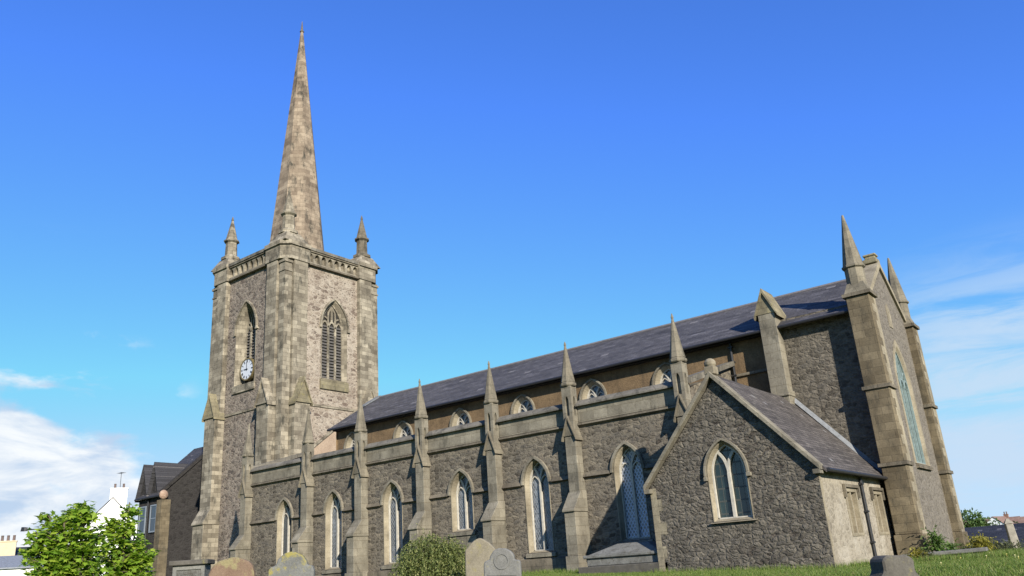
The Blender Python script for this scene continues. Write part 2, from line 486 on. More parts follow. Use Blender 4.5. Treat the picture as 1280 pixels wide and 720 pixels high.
HS_RED = headstone_mat('reddish_headstone', (0.125, 0.08, 0.056), (0.165, 0.115, 0.08), (0.20, 0.175, 0.09), 0.52, 0.75)
HS_YEL = headstone_mat('grey_headstone_lichen', (0.095, 0.095, 0.09), (0.15, 0.15, 0.14), (0.235, 0.2, 0.05), 0.58, 0.7)
HS_GREY = headstone_mat('grey_headstone', (0.105, 0.104, 0.098), (0.175, 0.17, 0.158), (0.22, 0.2, 0.12), 0.58)
HS_TAN = headstone_mat('tan_headstone', (0.14, 0.122, 0.09), (0.205, 0.18, 0.132), (0.2, 0.175, 0.075), 0.54)
HS_DARK = headstone_mat('dark_headstone', (0.055, 0.05, 0.043), (0.10, 0.092, 0.078), (0.15, 0.135, 0.06), 0.57)
HS_TOMB = headstone_mat('tomb_stone', (0.10, 0.098, 0.09), (0.17, 0.168, 0.155), (0.075, 0.07, 0.058), 0.5)
HS_LETTER = plain('cut_letters', (0.09, 0.09, 0.088), 0.9, 0.1)


def ground_mat():
    m, w, b = newmat('turf')
    P = pos(w)
    n1 = w.noise(P, 0.5, 6, 0.6).outputs[0]
    n2 = w.noise(P, 14, 5, 0.7).outputs[0]
    c = w.ramp(n1, [(0.3, (0.06, 0.10, 0.018)), (0.7, (0.115, 0.145, 0.03))])
    c = w.mix(1.0, c, w.ramp(n2, [(0.25, (0.55, 0.55, 0.55)), (0.75, (1.35, 1.35, 1.35))]), 'MULTIPLY')
    w.l.new(c, b.inputs['Base Color'])
    b.inputs['Roughness'].default_value = 1.0
    b.inputs['Specular IOR Level'].default_value = 0.05
    bump(w, b, n2, 0.8, 0.05)


ground_mat()
TURF = MATS['turf']

# ------------------------------------------------------------------ mesh helpers


class Frame:
    """a wall plane: a along u, b along v, c outwards along n"""
    def __init__(s, o, u, n, v=(0, 0, 1)):
        s.o, s.u, s.n, s.v = Vector(o), Vector(u), Vector(n), Vector(v)

    def p(s, a, b, c=0.0):
        return s.o + s.u * a + s.v * b + s.n * c


def FS(y):    # south-facing plane; a = x, b = z
    return Frame((0, y, 0), (1, 0, 0), (0, -1, 0))


def FE(x):    # east-facing plane; a = y, b = z
    return Frame((x, 0, 0), (0, 1, 0), (1, 0, 0))


def FN(y):
    return Frame((0, y, 0), (-1, 0, 0), (0, 1, 0))


def FW(x):
    return Frame((x, 0, 0), (0, -1, 0), (-1, 0, 0))


class MB:
    def __init__(s):
        s.v = []
        s.f = []

    def poly(s, pts):
        i = len(s.v)
        s.v += [tuple(p) for p in pts]
        s.f.append(tuple(range(i, i + len(pts))))

    def tri_poly(s, F, outer, holes, c=0.0):
        loops = [[Vector((a, b, 0)) for a, b in outer]] + [[Vector((a, b, 0)) for a, b in h] for h in holes]
        flat = [q for lp in loops for q in lp]
        i = len(s.v)
        s.v += [tuple(F.p(q.x, q.y, c)) for q in flat]
        for t in tessellate_polygon(loops):
            a, b, d = (flat[k] for k in t)
            cr = (b.x - a.x) * (d.y - a.y) - (b.y - a.y) * (d.x - a.x)
            t = t if cr > 0 else t[::-1]
            s.f.append(tuple(i + k for k in t))

    def strip(s, F, A, ca, B, cb, closed=True):
        """quads between two outlines of equal length"""
        n = len(A)
        i = len(s.v)
        s.v += [tuple(F.p(a, b, ca)) for a, b in A] + [tuple(F.p(a, b, cb)) for a, b in B]
        for k in range(n if closed else n - 1):
            j = (k + 1) % n
            s.f.append((i + k, i + j, i + n + j, i + n + k))

    def box(s, x0, x1, y0, y1, z0, z1):
        s.hexa([(x0, y0, z0), (x1, y0, z0), (x1, y1, z0), (x0, y1, z0), (x0, y0, z1), (x1, y0, z1), (x1, y1, z1), (x0, y1, z1)])

    def hexa(s, p):
        i = len(s.v)
        s.v += [tuple(q) for q in p]
        for f in ((3, 2, 1, 0), (4, 5, 6, 7), (0, 1, 5, 4), (1, 2, 6, 5), (2, 3, 7, 6), (3, 0, 4, 7)):
            s.f.append(tuple(i + k for k in f))

    def fbox(s, F, a0, a1, b0, b1, c0, c1):
        s.hexa([F.p(a0, b0, c1), F.p(a1, b0, c1), F.p(a1, b0, c0), F.p(a0, b0, c0),
                F.p(a0, b1, c1), F.p(a1, b1, c1), F.p(a1, b1, c0), F.p(a0, b1, c0)])

    def prism(s, F, pts, c0, c1):
        """extrude a frame polygon (counter-clockwise) from c0 to c1 (c1 in front)"""
        n = len(pts)
        i = len(s.v)
        s.v += [tuple(F.p(a, b, c1)) for a, b in pts] + [tuple(F.p(a, b, c0)) for a, b in pts]
        s.f.append(tuple(range(i, i + n)))
        s.f.append(tuple(range(i + 2 * n - 1, i + n - 1, -1)))
        for k in range(n):
            j = (k + 1) % n
            s.f.append((i + k, i + n + k, i + n + j, i + j))

    def ring(s, F, outer, inner, c0, c1, closed=True):
        s.strip(F, outer, c1, inner, c1, closed)
        s.strip(F, outer, c0, outer, c1, closed)
        s.strip(F, inner, c1, inner, c0, closed)

    def bar(s, F, pts, wd, c0, c1):
        """a flat bar following a polyline in the frame"""
        n = len(pts)
        L, Rr = [], []
        for k in range(n):
            p0 = Vector(pts[max(k - 1, 0)])
            p1 = Vector(pts[min(k + 1, n - 1)])
            t = (p1 - p0).normalized()
            m = Vector((-t.y, t.x)) * wd / 2
            q = Vector(pts[k])
            L.append(tuple(q + m))
            Rr.append(tuple(q - m))
        s.prism_strip(F, Rr, L, c0, c1)

    def prism_strip(s, F, A, B, c0, c1):
        s.strip(F, A, c1, B, c1, False)
        s.strip(F, A, c0, A, c1, False)
        s.strip(F, B, c1, B, c0, False)
        for k in (0, -1):
            s.poly([F.p(*A[k], c0), F.p(*A[k], c1), F.p(*B[k], c1), F.p(*B[k], c0)])

    def lathe(s, cx, cy, prof, n=8, rot=None, lean=(0, 0)):
        """regular n-gon rings; prof = [(radius, z), ...]"""
        rot = math.pi / n if rot is None else rot
        i = len(s.v)
        zb = prof[0][1]
        for r, z in prof:
            for k in range(n):
                a = rot + 2 * math.pi * k / n
                s.v.append((cx + r * math.cos(a) + lean[0] * (z - zb), cy + r * math.sin(a) + lean[1] * (z - zb), z))
        for q in range(len(prof) - 1):
            for k in range(n):
                j = (k + 1) % n
                s.f.append((i + q * n + k, i + q * n + j, i + (q + 1) * n + j, i + (q + 1) * n + k))
        s.f.append(tuple(i + k for k in range(n - 1, -1, -1)))
        e = i + (len(prof) - 1) * n
        s.f.append(tuple(e + k for k in range(n)))

    def tube(s, pts, radii, n=6):
        i0 = len(s.v)
        m = len(pts)
        for k in range(m):
            p = Vector(pts[k])
            t = (Vector(pts[min(k + 1, m - 1)]) - Vector(pts[max(k - 1, 0)])).normalized()
            a = t.orthogonal().normalized()
            b = t.cross(a)
            r = radii[k] if isinstance(radii, (list, tuple)) else radii
            for q in range(n):
                g = 2 * math.pi * q / n
                s.v.append(tuple(p + a * r * math.cos(g) + b * r * math.sin(g)))
        for k in range(m - 1):
            for q in range(n):
                j = (q + 1) % n
                s.f.append((i0 + k * n + q, i0 + k * n + j, i0 + (k + 1) * n + j, i0 + (k + 1) * n + q))
        s.f.append(tuple(i0 + q for q in range(n - 1, -1, -1)))
        s.f.append(tuple(i0 + (m - 1) * n + q for q in range(n)))

    def sphere(s, c, r, sz=1.0, n=10, m=7):
        prof = [(max(1e-3, r * math.sin(math.pi * k / m)), c[2] - r * sz * math.cos(math.pi * k / m)) for k in range(m + 1)]
        s.lathe(c[0], c[1], prof, n)

    def build(s, name, mat, parent=None, smooth=False, bevel=0.0, fix=True):
        me = bpy.data.meshes.new(name)
        me.from_pydata(s.v, [], s.f)
        me.update()
        if fix:
            bm = bmesh.new()
            bm.from_mesh(me)
            bmesh.ops.remove_doubles(bm, verts=bm.verts, dist=1e-5)
            bmesh.ops.recalc_face_normals(bm, faces=bm.faces)
            bm.to_mesh(me)
            bm.free()
        me.materials.append(mat)
        if smooth:
            for p in me.polygons:
                p.use_smooth = True
        o = bpy.data.objects.new(name, me)
        COL.objects.link(o)
        if parent is not None:
            o.parent = parent
        if bevel:
            md = o.modifiers.new('bevel', 'BEVEL')
            md.width = bevel
            md.segments = 1
            md.limit_method = 'ANGLE'
        return o


def thing(name, label, cat, loc=(0, 0, 0), group=None):
    o = bpy.data.objects.new(name, None)
    o.empty_display_size = 0.3
    COL.objects.link(o)
    o.location = loc
    tag(o, label, cat, group)
    return o


def tag(o, label, cat, group=None):
    o['label'] = label
    o['category'] = cat
    if group:
        o['group'] = group
    return o


def under(child, root):
    """parent an already world-placed object under a placed root"""
    child.parent = root
    child.matrix_parent_inverse = Matrix.Translation(-Vector(root.location))
    return child


def arc_side(w, h, n):
    """right half of a pointed arch: points from (w,0) to (0,h)"""
    c = (h * h - w * w) / (2 * w)
    r = w + c
    e = math.atan2(h, c)
    return [(-c + r * math.cos(e * k / n), r * math.sin(e * k / n)) for k in range(n + 1)]


def arch(cu, w, v0, vs, va, n=8):
    rt = arc_side(w, va - vs, n)
    pts = [(cu - w, v0), (cu + w, v0)]
    pts += [(cu + a, vs + b) for a, b in rt]
    pts += [(cu - a, vs + b) for a, b in rt[-2::-1]]
    return pts


def arch_head(cu, w, vs, va, n=8):
    rt = arc_side(w, va - vs, n)
    return [(cu + a, vs + b) for a, b in rt] + [(cu - a, vs + b) for a, b in rt[-2::-1]]


def window(parent, F, cu, wo, wi, v0, vs, va, dep, glass, jamb, bars='Y2', barmat=None, hood=True, hoodmat=None, hood_drop=0.0,
           gname='glass', bw=0.12, nm='window', sillmat=None, mg=0.06, hw=0.15, sill_h=0.22):
    """splayed pointed window let into the wall. wo/wi: half width outside/inside; returns the hole in the wall"""
    ha = va + (wo - wi) * 1.0
    O = arch(cu, wo, v0 - 0.1, vs, ha)
    I = arch(cu, wi, v0, vs, va)
    m = MB()
    G = arch(cu, wo + mg, v0 - 0.1, vs, ha + mg * 1.25)
    m.ring(F, G, O, -0.12, 0.028)                     # dressed margin, a little proud
    m.strip(F, O, 0.028, I, -dep)                     # splay
    m.strip(F, I, -dep, I, -dep - 0.16)
    fr = m.build(nm, jamb, parent)
    g = MB()
    g.tri_poly(F, arch(cu, wi + 0.02, v0 - 0.02, vs, va + 0.02), [], -dep - 0.12)
    g.build(gname, glass, fr, fix=False)
    s = MB()
    s.hexa([F.p(cu - wo - 0.16, v0 - 0.1 - sill_h, 0.14), F.p(cu + wo + 0.16, v0 - 0.1 - sill_h, 0.14), F.p(cu + wo + 0.16, v0 - 0.1 - sill_h, -0.1), F.p(cu - wo - 0.16, v0 - 0.1 - sill_h, -0.1),
            F.p(cu - wo - 0.16, v0 - 0.16, 0.14), F.p(cu + wo + 0.16, v0 - 0.16, 0.14), F.p(cu + wo + 0.16, v0 - 0.085, -0.1), F.p(cu - wo - 0.16, v0 - 0.085, -0.1)])
    s.build('sill', sillmat or jamb, fr)
    t = MB()
    c0, c1 = -dep - 0.1, -dep + 0.02
    h = va - vs
    if bars in ('Y2', 'Y1'):
        t.bar(F, [(cu, v0), (cu, vs)], bw, c0, c1)
        side = arc_side(wi, h, 16)
        rt = [(cu - wi + a, vs + b) for a, b in side if a >= wi * 0.45]
        lt = [(2 * cu - a, b) for a, b in rt]
        # branch bars curve from the mullion head out to the main arch
        t.bar(F, [(cu + (wi - a), vs + b) for a, b in side if (wi - a) <= wi * 0.54], bw * 0.9, c0, c1 - 0.01)
        t.bar(F, [(cu - (wi - a), vs + b) for a, b in side if (wi - a) <= wi * 0.54], bw * 0.9, c0, c1 - 0.013)
        # cusped light heads
        for sg in ((-1, 1) if bars == 'Y2' else ()):
            hd = arch_head(cu + sg * wi / 2, wi / 2 - 0.02, vs - 0.05, vs + wi * 0.62, 5)
            t.bar(F, hd, bw * 0.5, c0, c1 - 0.03)
    elif bars == 'T3':
        for k in (-1, 1):
            t.bar(F, [(cu + k * wi / 3, v0), (cu + k * wi / 3, vs)], bw, c0, c1)
        for k in (-1, 0, 1):
            t.bar(F, arch_head(cu + k * 2 * wi / 3, wi / 3, vs - 0.1, vs + 0.55, 5), bw * 0.8, c0, c1 - 0.01)
        hh = h * 0.72
        t.bar(F, [(cu, vs + 0.55), (cu, vs + h * 0.86)], bw * 0.8, c0, c1 - 0.013)
        for k in (-1, 1):
            t.bar(F, [(cu + k * wi / 3, vs + 0.2), (cu + k * wi * 0.36, vs + 0.8), (cu + k * wi * 0.30, vs + hh * 0.9), (cu, vs + h * 0.9)], bw * 0.7, c0, c1 - 0.016)
            t.bar(F, [(cu + k * wi * 0.34, vs + 0.75), (cu + k * wi * 0.66, vs + 0.95)], bw * 0.7, c0, c1 - 0.02)
    t.bar(F, I + [I[0]], bw * 0.8, c0, c1 - 0.006)
    t.build('tracery', barmat or jamb, fr)
    if hood:
        hm = MB()
        e0, e1 = mg + 0.02, mg + 0.02 + hw
        H1 = arch_head(cu, wo + e1, vs, ha + e1 * 1.15)
        H0 = arch_head(cu, wo + e0, vs, ha + e0 * 1.15)
        if hood_drop:
            H1 = [(cu + wo + e1, vs - hood_drop)] + H1 + [(cu - wo - e1, vs - hood_drop)]
            H0 = [(cu + wo + e0, vs - hood_drop)] + H0 + [(cu - wo - e0, vs - hood_drop)]
        hm.prism_strip(F, H1, H0, -0.05, 0.15)
        if hood_drop:
            for sg in (-1, 1):
                hm.fbox(F, cu + sg * (wo + e0 + hw / 2) - hw * .8, cu + sg * (wo + e0 + hw / 2) + hw * .8 + max(0, sg) * hw * .6, vs - hood_drop - .14, vs - hood_drop, -.03, .16)
        hm.build('hood_mould', hoodmat or jamb, fr)
    return O


def wall(F, outer, holes, name, mat, parent):
    m = MB()
    m.tri_poly(F, outer, holes)
    return m.build(name, mat, parent, fix=False)


def gablet(m, F, a0, a1, c0, c1, v0, v1, ov=0.1, th=0.14):
    """triangular head with two sloped coping slabs"""
    mid = (a0 + a1) / 2
    m.prism(F, [(a0, v0), (a1, v0), (mid, v1)], c0, c1)
    e = ov
    sl = (v1 - v0) / (mid - a0)
    lo = v0 - e * sl
    for sg in (-1, 1):
        x = mid + sg * (mid - a0 + e)
        pts = [(x, lo), (x, lo + th * 0.9), (mid, v1 + th * 1.5), (mid, v1 + 0.004)]
        if sg > 0:
            pts = [pts[0], pts[1], pts[2], pts[3]]
        else:
            pts = pts[::-1]
        if sg > 0:
            pts = [pts[3], pts[0], pts[1], pts[2]]
        m.prism(F, pts, c0, c1 + ov)


def ground_z(x, y):
    # a graveyard mound: nearly level round the church, falling to the camera and to the town
    d = math.hypot(x + 25, (y - 42) * 1.1)
    t = min(max((math.hypot(x, y) - 4) / 22.0, 0), 1)
    e = min(max((-9.0 - x) / 15.0, 0), 1)
    z = -1.7 + (0.93 + 0.42 * e) * (t * t * (3 - 2 * t))
    far = max(0.0, d - 52)
    z -= 5.4 * (1 - math.exp(-far / 38.0))
    if x > -7:
        k = min(max((x + 7) / 8, 0), 1)
        g = max(0, y - 40)
        z -= k * 4.5 * (1 - math.exp(-g / 25.0))
    if y > 50:
        z -= 3.5 * (1 - math.exp(-(y - 50) / 25.0)) * min(max((x + 14) / 8, 0), 1)
    z += 0.05 * mnoise.noise(Vector((x * 0.25, y * 0.25, 0)))
    return z


# ------------------------------------------------------------------ ground
def make_ground():
    xs = sorted(set([-3000, -1500, -800, -500, -350, -260] + [round(-200 + i * 5, 1) for i in range(24)] + [round(-80 + i * 1.5, 1) for i in range(80)] + [45, 60, 90, 140, 220, 350, 600, 1200, 3000]))
    ys = sorted(set([-1500, -500, -200, -80, -30] + [round(-10 + i * 1.2, 1) for i in range(62)] + [round(66 + i * 5, 1) for i in range(30)] + [230, 270, 340, 500, 900, 1800, 3500]))
    m = MB()
    n = len(ys)
    for x in xs:
        for y in ys:
            m.v.append((x, y, ground_z(x, y)))
    for i in range(len(xs) - 1):
        for j in range(n - 1):
            m.f.append((i * n + j, (i + 1) * n + j, (i + 1) * n + j + 1, i * n + j + 1))
    o = m.build('ground', TURF, smooth=True, fix=False)
    o['kind'] = 'structure'
    # distant hill carrying part of the town
    h = MB()
    N = 40
    for i in range(N + 1):
        for j in range(13):
            x = -170 + i * 9.0
            y = 150 + j * 16.0
            fx = math.exp(-((x + 10) / 90.0) ** 2)
            fy = math.exp(-((j - 7) / 4.0) ** 2)
            h.v.append((x, y, -9.6 + 9.5 * fx * fy + 0.8 * mnoise.noise(Vector((x * .03, y * .03, 3)))))
    for i in range(N):
        for j in range(12):
            h.f.append((i * 13 + j, (i + 1) * 13 + j, (i + 1) * 13 + j + 1, i * 13 + j + 1))
    ho = h.build('hill', TURF, smooth=True, fix=False)
    ho['kind'] = 'structure'


make_ground()

# ------------------------------------------------------------------ the church
GZ = -0.9           # walls start below the turf
church = thing('parish_church', 'grey stone parish church with tall spire, long aisle of pinnacled buttresses and slate roof', 'church', (0, 0, 0))

D = 34.44           # aisle wall plane
C = 39.9            # clerestory wall plane
NYC = 44.2          # nave centre line
RIDGE = 13.44
EAVE_Y, EAVE_Z = 39.36, 10.56
TX, TY = -59.15, 45.45   # tower centre
TH = 5.05           # tower core half width
XE = -8.85          # east gable plane
XW = -46.9          # nave west gable

# ---- aisle
BX = [-49.45, -42.95, -37.9, -32.75, -27.5, -22.4, -16.2]      # buttress centres
WX = [-45.5, -40.65, -35.45, -30.1, -25.0, -19.6]              # window centres
fa = FS(D)
holes = []
for i, cx in enumerate(WX):
    v0 = [0.75, 0.75, 0.75, 2.15, 0.75, 0.95][i]
    gl = [GLASS_D, GLASS_S, GLASS_S, GLASS_S, GLASS_S, GLASS_L][i]
    holes.append(window(church, fa, cx, 0.75, 0.65, v0, 4.0, 5.08, 0.28, gl, ASH_PALE, 'Y2', WHITE_FRAME, True, ASH, 0.0, bw=0.11, sillmat=ASH, hw=0.12, mg=0.04))
    # stone seen below the raised sill
    if i == 3:
        p = MB()
        p.fbox(fa, cx - 0.95, cx + 0.95, GZ, 1.80, -0.1, 0.06)
        p.build('blocked_doorway', ASH, church)
wall(fa, [(-50.0, GZ), (-16.0, GZ), (-16.0, 7.3), (-50.0, 7.3)], holes, 'aisle_wall', RUB_AISLE, church)
for F, q in ((FW(-50.0), [(-C, GZ), (-D, GZ), (-D, 7.3), (-C, 9.2)]), (FE(-16.05), [(D, GZ), (C, GZ), (C, 9.0), (D, 7.3)])):
    m = MB()
    m.tri_poly(F, q, [])
    m.build('aisle_end_wall', RUB_AISLE, church, fix=False)
# plinth, parapet string, parapet face, coping
m = MB()
m.prism(FE(-50.0), [(D - 0.14, GZ), (D + 0.02, GZ), (D + 0.02, 0.42), (D - 0.14, 0.3)], 0.002, 33.9)
m.build('plinth', ASH_DARK, church)
segs = [(BX[i] + .31, BX[i + 1] - .31) for i in range(6)]
for i, (a, b) in enumerate(segs):
    m = MB()
    m.prism(FE(a), [(D - 0.17, 6.52), (D + 0.01, 6.42), (D + 0.01, 6.66), (D - 0.15, 6.62)], 0, b - a)
    m.build('parapet_string', ASH_DARK, church)
    m = MB()
    m.fbox(fa, a, b, 6.66, 7.45, -0.25, 0.06)
    m.build('parapet', ASH, church)
    m = MB()
    m.prism(FE(a), [(D - 0.26, 7.45), (D + 0.35, 7.45), (D + 0.35, 7.56), (D + 0.04, 7.78), (D - 0.26, 7.53)], 0, b - a)
    m.build('parapet_coping', COPING, church)
    # string course at springing level between buttress and window
    for c, e in ((a, WX[i] - .98), (WX[i] + .98, b)):
        if e > c + 0.1:
            m = MB()
            m.prism(FE(c), [(D - 0.17, 3.98), (D + 0.01, 3.9), (D + 0.01, 4.18), (D - 0.05, 4.16)], 0, e - c)
            m.build('string_course', ASH_DARK, church)
# sloping copings over both ends of the lean-to
for xa, xb in ((-16.3, -15.75), (-50.2, -49.7)):
    m = MB()
    m.hexa([(xa, D - 0.1, 7.5), (xb, D - 0.1, 7.5), (xb, C, 9.15), (xa, C, 9.15), (xa, D - 0.1, 7.8), (xb, D - 0.1, 7.8), (xb, C, 9.4), (xa, C, 9.4)])
    m.build('end_coping', COPING, church)
m = MB()
m.poly([(-49.8, D + 0.3, 7.2), (-16.2, D + 0.3, 7.2), (-16.2, C, 8.05), (-49.8, C, 8.05)])
m.build('aisle_roof', LEAD, church)


def aisle_buttress(cx, first=False):
    h = 0.31
    m = MB()
    f = fa
    low, up = 1.12, 0.52
    # plinth and lower stage with a sloped weathering, then the upper stage
    m.fbox(f, cx - h - .06, cx + h + .06, GZ, 0.35, -0.05, low + .1)
    m.fbox(f, cx - h, cx + h, 0.35, 2.35, -0.05, low)
    m.prism(Frame((cx + h + .05, 0, 0), (0, 1, 0), (1, 0, 0)), [(D - low - .1, 2.35), (D, 2.35), (D, 3.35), (D - up - .002, 3.3), (D - low - .1, 2.45)], -2 * h - .1, 0)
    m.fbox(f, cx - h, cx + h, 3.0, 6.0, -0.05, up)
    b = m.build('buttress', ASH, church, bevel=0.02)
    g = MB()
    gablet(g, f, cx - h - .02, cx + h + .02, -0.05, up + 0.05, 6.0, 6.85, 0.09, 0.11)
    g.build('gablet', CAP, b)
    # square shaft with a narrow recessed niche on each visible face
    cy = D - 0.24
    s = MB()
    q = 0.275
    zt = 8.5
    for (F, base) in ((FS(cy - q), cx), (FE(cx + q), cy), (FN(cy + q), -cx), (FW(cx - q), -cy)):
        nz0, nz1, nz2 = 7.0, 7.75, 8.0
        nh = arch(base, 0.11, nz0, nz1, nz2, 4)
        s.tri_poly(F, [(base - q, 6.0), (base + q, 6.0), (base + q, zt), (base - q, zt)], [nh])
        s.strip(F, nh, 0, nh, -0.16)
        s.tri_poly(F, nh, [], -0.16)
    s.build('pinnacle_shaft', ASH, b, fix=False)
    p = MB()
    p.lathe(cx, cy, [(0.37, 8.5), (0.42, 8.56), (0.42, 8.66), (0.36, 8.7), (0.35, 8.74)], 8)
    p.lathe(cx, cy, [(0.37, 8.74), (0.33, 8.95), (0.05, 10.66), (0.07, 10.72), (0.02, 10.92 + random.uniform(-.06, .05))], 8, None, (random.uniform(-.018, .018), random.uniform(-.012, .012)))
    p.build('pinnacle_cone', CAP, b)


for i, bx in enumerate(BX):
    aisle_buttress(bx, i == 0)

# ---- clerestory and nave
fc = FS(C)
CW = C + 0.12
fcw = FS(CW)
holes = []
for cx in (-45.0, -39.9, -34.65, -29.55, -24.45, -19.65):
    holes.append(window(church, fcw, cx * 1.003, 0.78, 0.62, 8.15, 8.95, 9.8, 0.24, GLASS_S, ASH_PALE, 'Y2', WHITE_FRAME, True, ASH, 0.0, bw=0.10, nm='clerestory_window', hw=0.09, mg=0.04))
wall(fcw, [(XW, 7.0), (-13.5, 7.0), (-13.5, 10.9), (XW, 10.9)], holes, 'clerestory_wall', BROWN, church)
m = MB()
m.tri_poly(FS(C - 0.03), [(-14.0, GZ), (XE, GZ), (XE, 10.95), (-14.0, 10.95)], [])
m.build('chancel_wall', RUB_CHANCEL, church, fix=False)
m = MB()
m.tri_poly(FW(XW), [(-(2 * NYC - C), GZ), (-C, GZ), (-C, 10.9), (-NYC, RIDGE - .1), (-(2 * NYC - C), 10.9)], [])
m.tri_poly(FN(2 * NYC - C), [(-XE, GZ), (-XW, GZ), (-XW, 10.9), (-XE, 10.9)], [])
m.build('nave_wall', BROWN, church, fix=False)
# roof slabs
m = MB()
t = 0.12
for s_ in (-1, 1):
    e = NYC + s_ * (NYC - EAVE_Y)
    pts = [(XW - 0.25, e, EAVE_Z), (XE - 0.25, e, EAVE_Z), (XE - 0.25, NYC, RIDGE), (XW - 0.25, NYC, RIDGE)]
    lo = [(x, y, z - t) for x, y, z in pts]
    m.hexa(lo + pts)
m.build('nave_roof', SLATE_N, church)
m = MB()
m.tube([(XW - 0.26, NYC, RIDGE - 0.01), (XE - 0.3, NYC, RIDGE - 0.01)], 0.11, 8)
m.build('ridge_tile', plain('ridge_tile', (0.12, 0.11, 0.115), 0.8), church)
m = MB()
m.tube([(XW - 0.25, EAVE_Y - 0.06, EAVE_Z - 0.10), (XE - 0.4, EAVE_Y - 0.06, EAVE_Z - 0.10)], 0.085, 8)
m.build('gutter', IRON, church)
m = MB()
m.box(XW, -14.0, C - 0.34, CW - 0.01, 10.36, 10.62)     # dark eaves board
m.build('eaves_board', BLACKP, church)
m = MB()
m.tube([(-15.85, CW - 0.1, 10.45), (-15.85, CW - 0.1, 8.0)], 0.07, 8)
for z in (10.1, 9.3, 8.6):
    m.box(-15.97, -15.73, CW - 0.2, CW, z, z + 0.07)
m.build('rainwater_pipe', IRON, church)
m = MB()
m.fbox(fcw, -18.4, -13.9, 8.55, 8.68, 0, 0.12)
m.build('lead_flashing', ASH_DARK, church)
# white lead flashing where the roof meets the tower side
m = MB()
m.hexa([(XW - 0.32, 42.6, 12.55), (XW + 0.15, 42.6, 12.55), (XW + 0.15, 44.3, 13.5), (XW - 0.32, 44.3, 13.5),
        (XW - 0.32, 42.6, 12.66), (XW + 0.15, 42.6, 12.66), (XW + 0.15, 44.3, 13.62), (XW - 0.32, 44.3, 13.62)])
m.build('verge_flashing', LEAD, church)
# link between tower and nave
m = MB()
m.box(-54.4, XW, 42.0, 46.5, GZ, 8.8)
m.build('porch_link', RUB_AISLE, church)

# chancel buttress with gabled head
m = MB()
m.fbox(fc, -13.88, -13.02, 7.1, 11.25, -.3, 0.72)
m.fbox(fc, -13.92, -12.98, GZ, 7.1, -.3, 0.78)
m.prism(FE(-12.94), [(C - 0.86, 7.0), (C, 7.0), (C, 7.3), (C - 0.72, 7.16), (C - 0.86, 7.1)], -1.02, 0)
b = m.build('chancel_buttress', ASH, church, bevel=0.02)
g = MB()
gablet(g, fc, -13.95, -12.95, -0.7, 0.75, 11.25, 12.35, 0.1, 0.16)
g.build('gablet', ASH_LICHEN, b)


# ---- east gable with its two corner piers
def pier(cy, y0, y1):
    x0, x1 = -9.52, -8.47
    cx = (x0 + x1) / 2
    m = MB()
    m.box(x0 - .06, x1 + .08, y0 - .08, y1 + .08, GZ, 0.25)
    m.box(x0, x1, y0, y1, 0.25, 11.05)
    p = m.build('corner_pier', ASH_PIER, church, bevel=0.03)
    q = MB()
    for k in range(29):
        z = -0.85 + k * .41
        q.fbox(FE(x1), y1 - (.62, .38, .75, .3, .55)[k % 5] * (y1 - y0), y1 - .004, z, z + .41, -.1, .006)
    q.build('quoin_chain', ASH_PALE, p)
    for z, g in ((3.15, .09), (6.6, .09), (11.06, .12)):
        s = MB()
        s.box(x0 - g, x1 + g, y0 - g, y1 + g, z, z + .16)
        s.build('string_course', ASH_DARK, p)
    c = MB()
    w = 0.56
    c.hexa([(cx - w, cy - w, 11.22), (cx + w, cy - w, 11.22), (cx + w, cy + w, 11.22), (cx - w, cy + w, 11.22),
            (cx - .38, cy - .38, 11.75), (cx + .38, cy - .38, 11.75), (cx + .38, cy + .38, 11.75), (cx - .38, cy + .38, 11.75)])
    c.lathe(cx, cy, [(0.45, 11.5), (0.45, 12.5)], 8)
    c.lathe(cx, cy, [(0.45, 12.5), (0.54, 12.56), (0.54, 12.66), (0.48, 12.7)], 8)
    c.lathe(cx, cy, [(0.48, 12.7), (0.05, 15.35)], 8)
    c.build('pinnacle', CAP, p)


pier(39.65, 39.08, 40.2)
pier(48.2, 47.65, 48.75)
fe = FE(XE)
hole = window(church, fe, 44.3, 1.30, 1.16, 3.55, 7.2, 9.3, 0.10, GLASS_E, ASH_PALE, 'T3', plain('green_bars', (0.17, 0.22, 0.215), 0.6), False, None, bw=0.09, nm='east_window', sillmat=ASH_DARK, mg=0.28)
wall(fe, [(40.0, GZ), (48.4, GZ), (48.4, 11.0), (44.2, 13.75), (40.0, 11.0)], [hole], 'east_gable_wall', RUB_EAST, church)
m = MB()
m.tri_poly(FW(XE - 0.7), [(-48.4, 10.0), (-40.0, 10.0), (-40.0, 11.0), (-44.2, 13.75), (-48.4, 11.0)], [])
m.build('gable_back', RUB_CHANCEL, church, fix=False)
m = MB()
for s_ in (-1, 1):
    p0, p1 = (44.2 + s_ * 3.85, 11.1), (44.2, 13.72)
    pts = [p0, (p0[0], p0[1] + .3), (p1[0], p1[1] + .36), p1]
    m.prism(fe, pts if s_ < 0 else pts[::-1], -0.78, 0.12)
m.build('gable_coping', ASH_PALE, church)
m = MB()
m.box(XE - .6, XE + .1, 43.85, 44.55, 13.95, 14.2)
m.box(XE - .5, XE + .02, 43.95, 44.45, 14.2, 14.36)
m.box(XE - .56, XE + .08, 43.9, 44.5, 14.36, 14.48)
m.build('apex_stone', ASH_LICHEN, church, bevel=0.03)
m = MB()
m.prism(fe, arch(44.2, 0.35, 10.4, 11.1, 11.7, 5), -0.05, 0.03)
m.build('gable_niche', ASH_PALE, church)

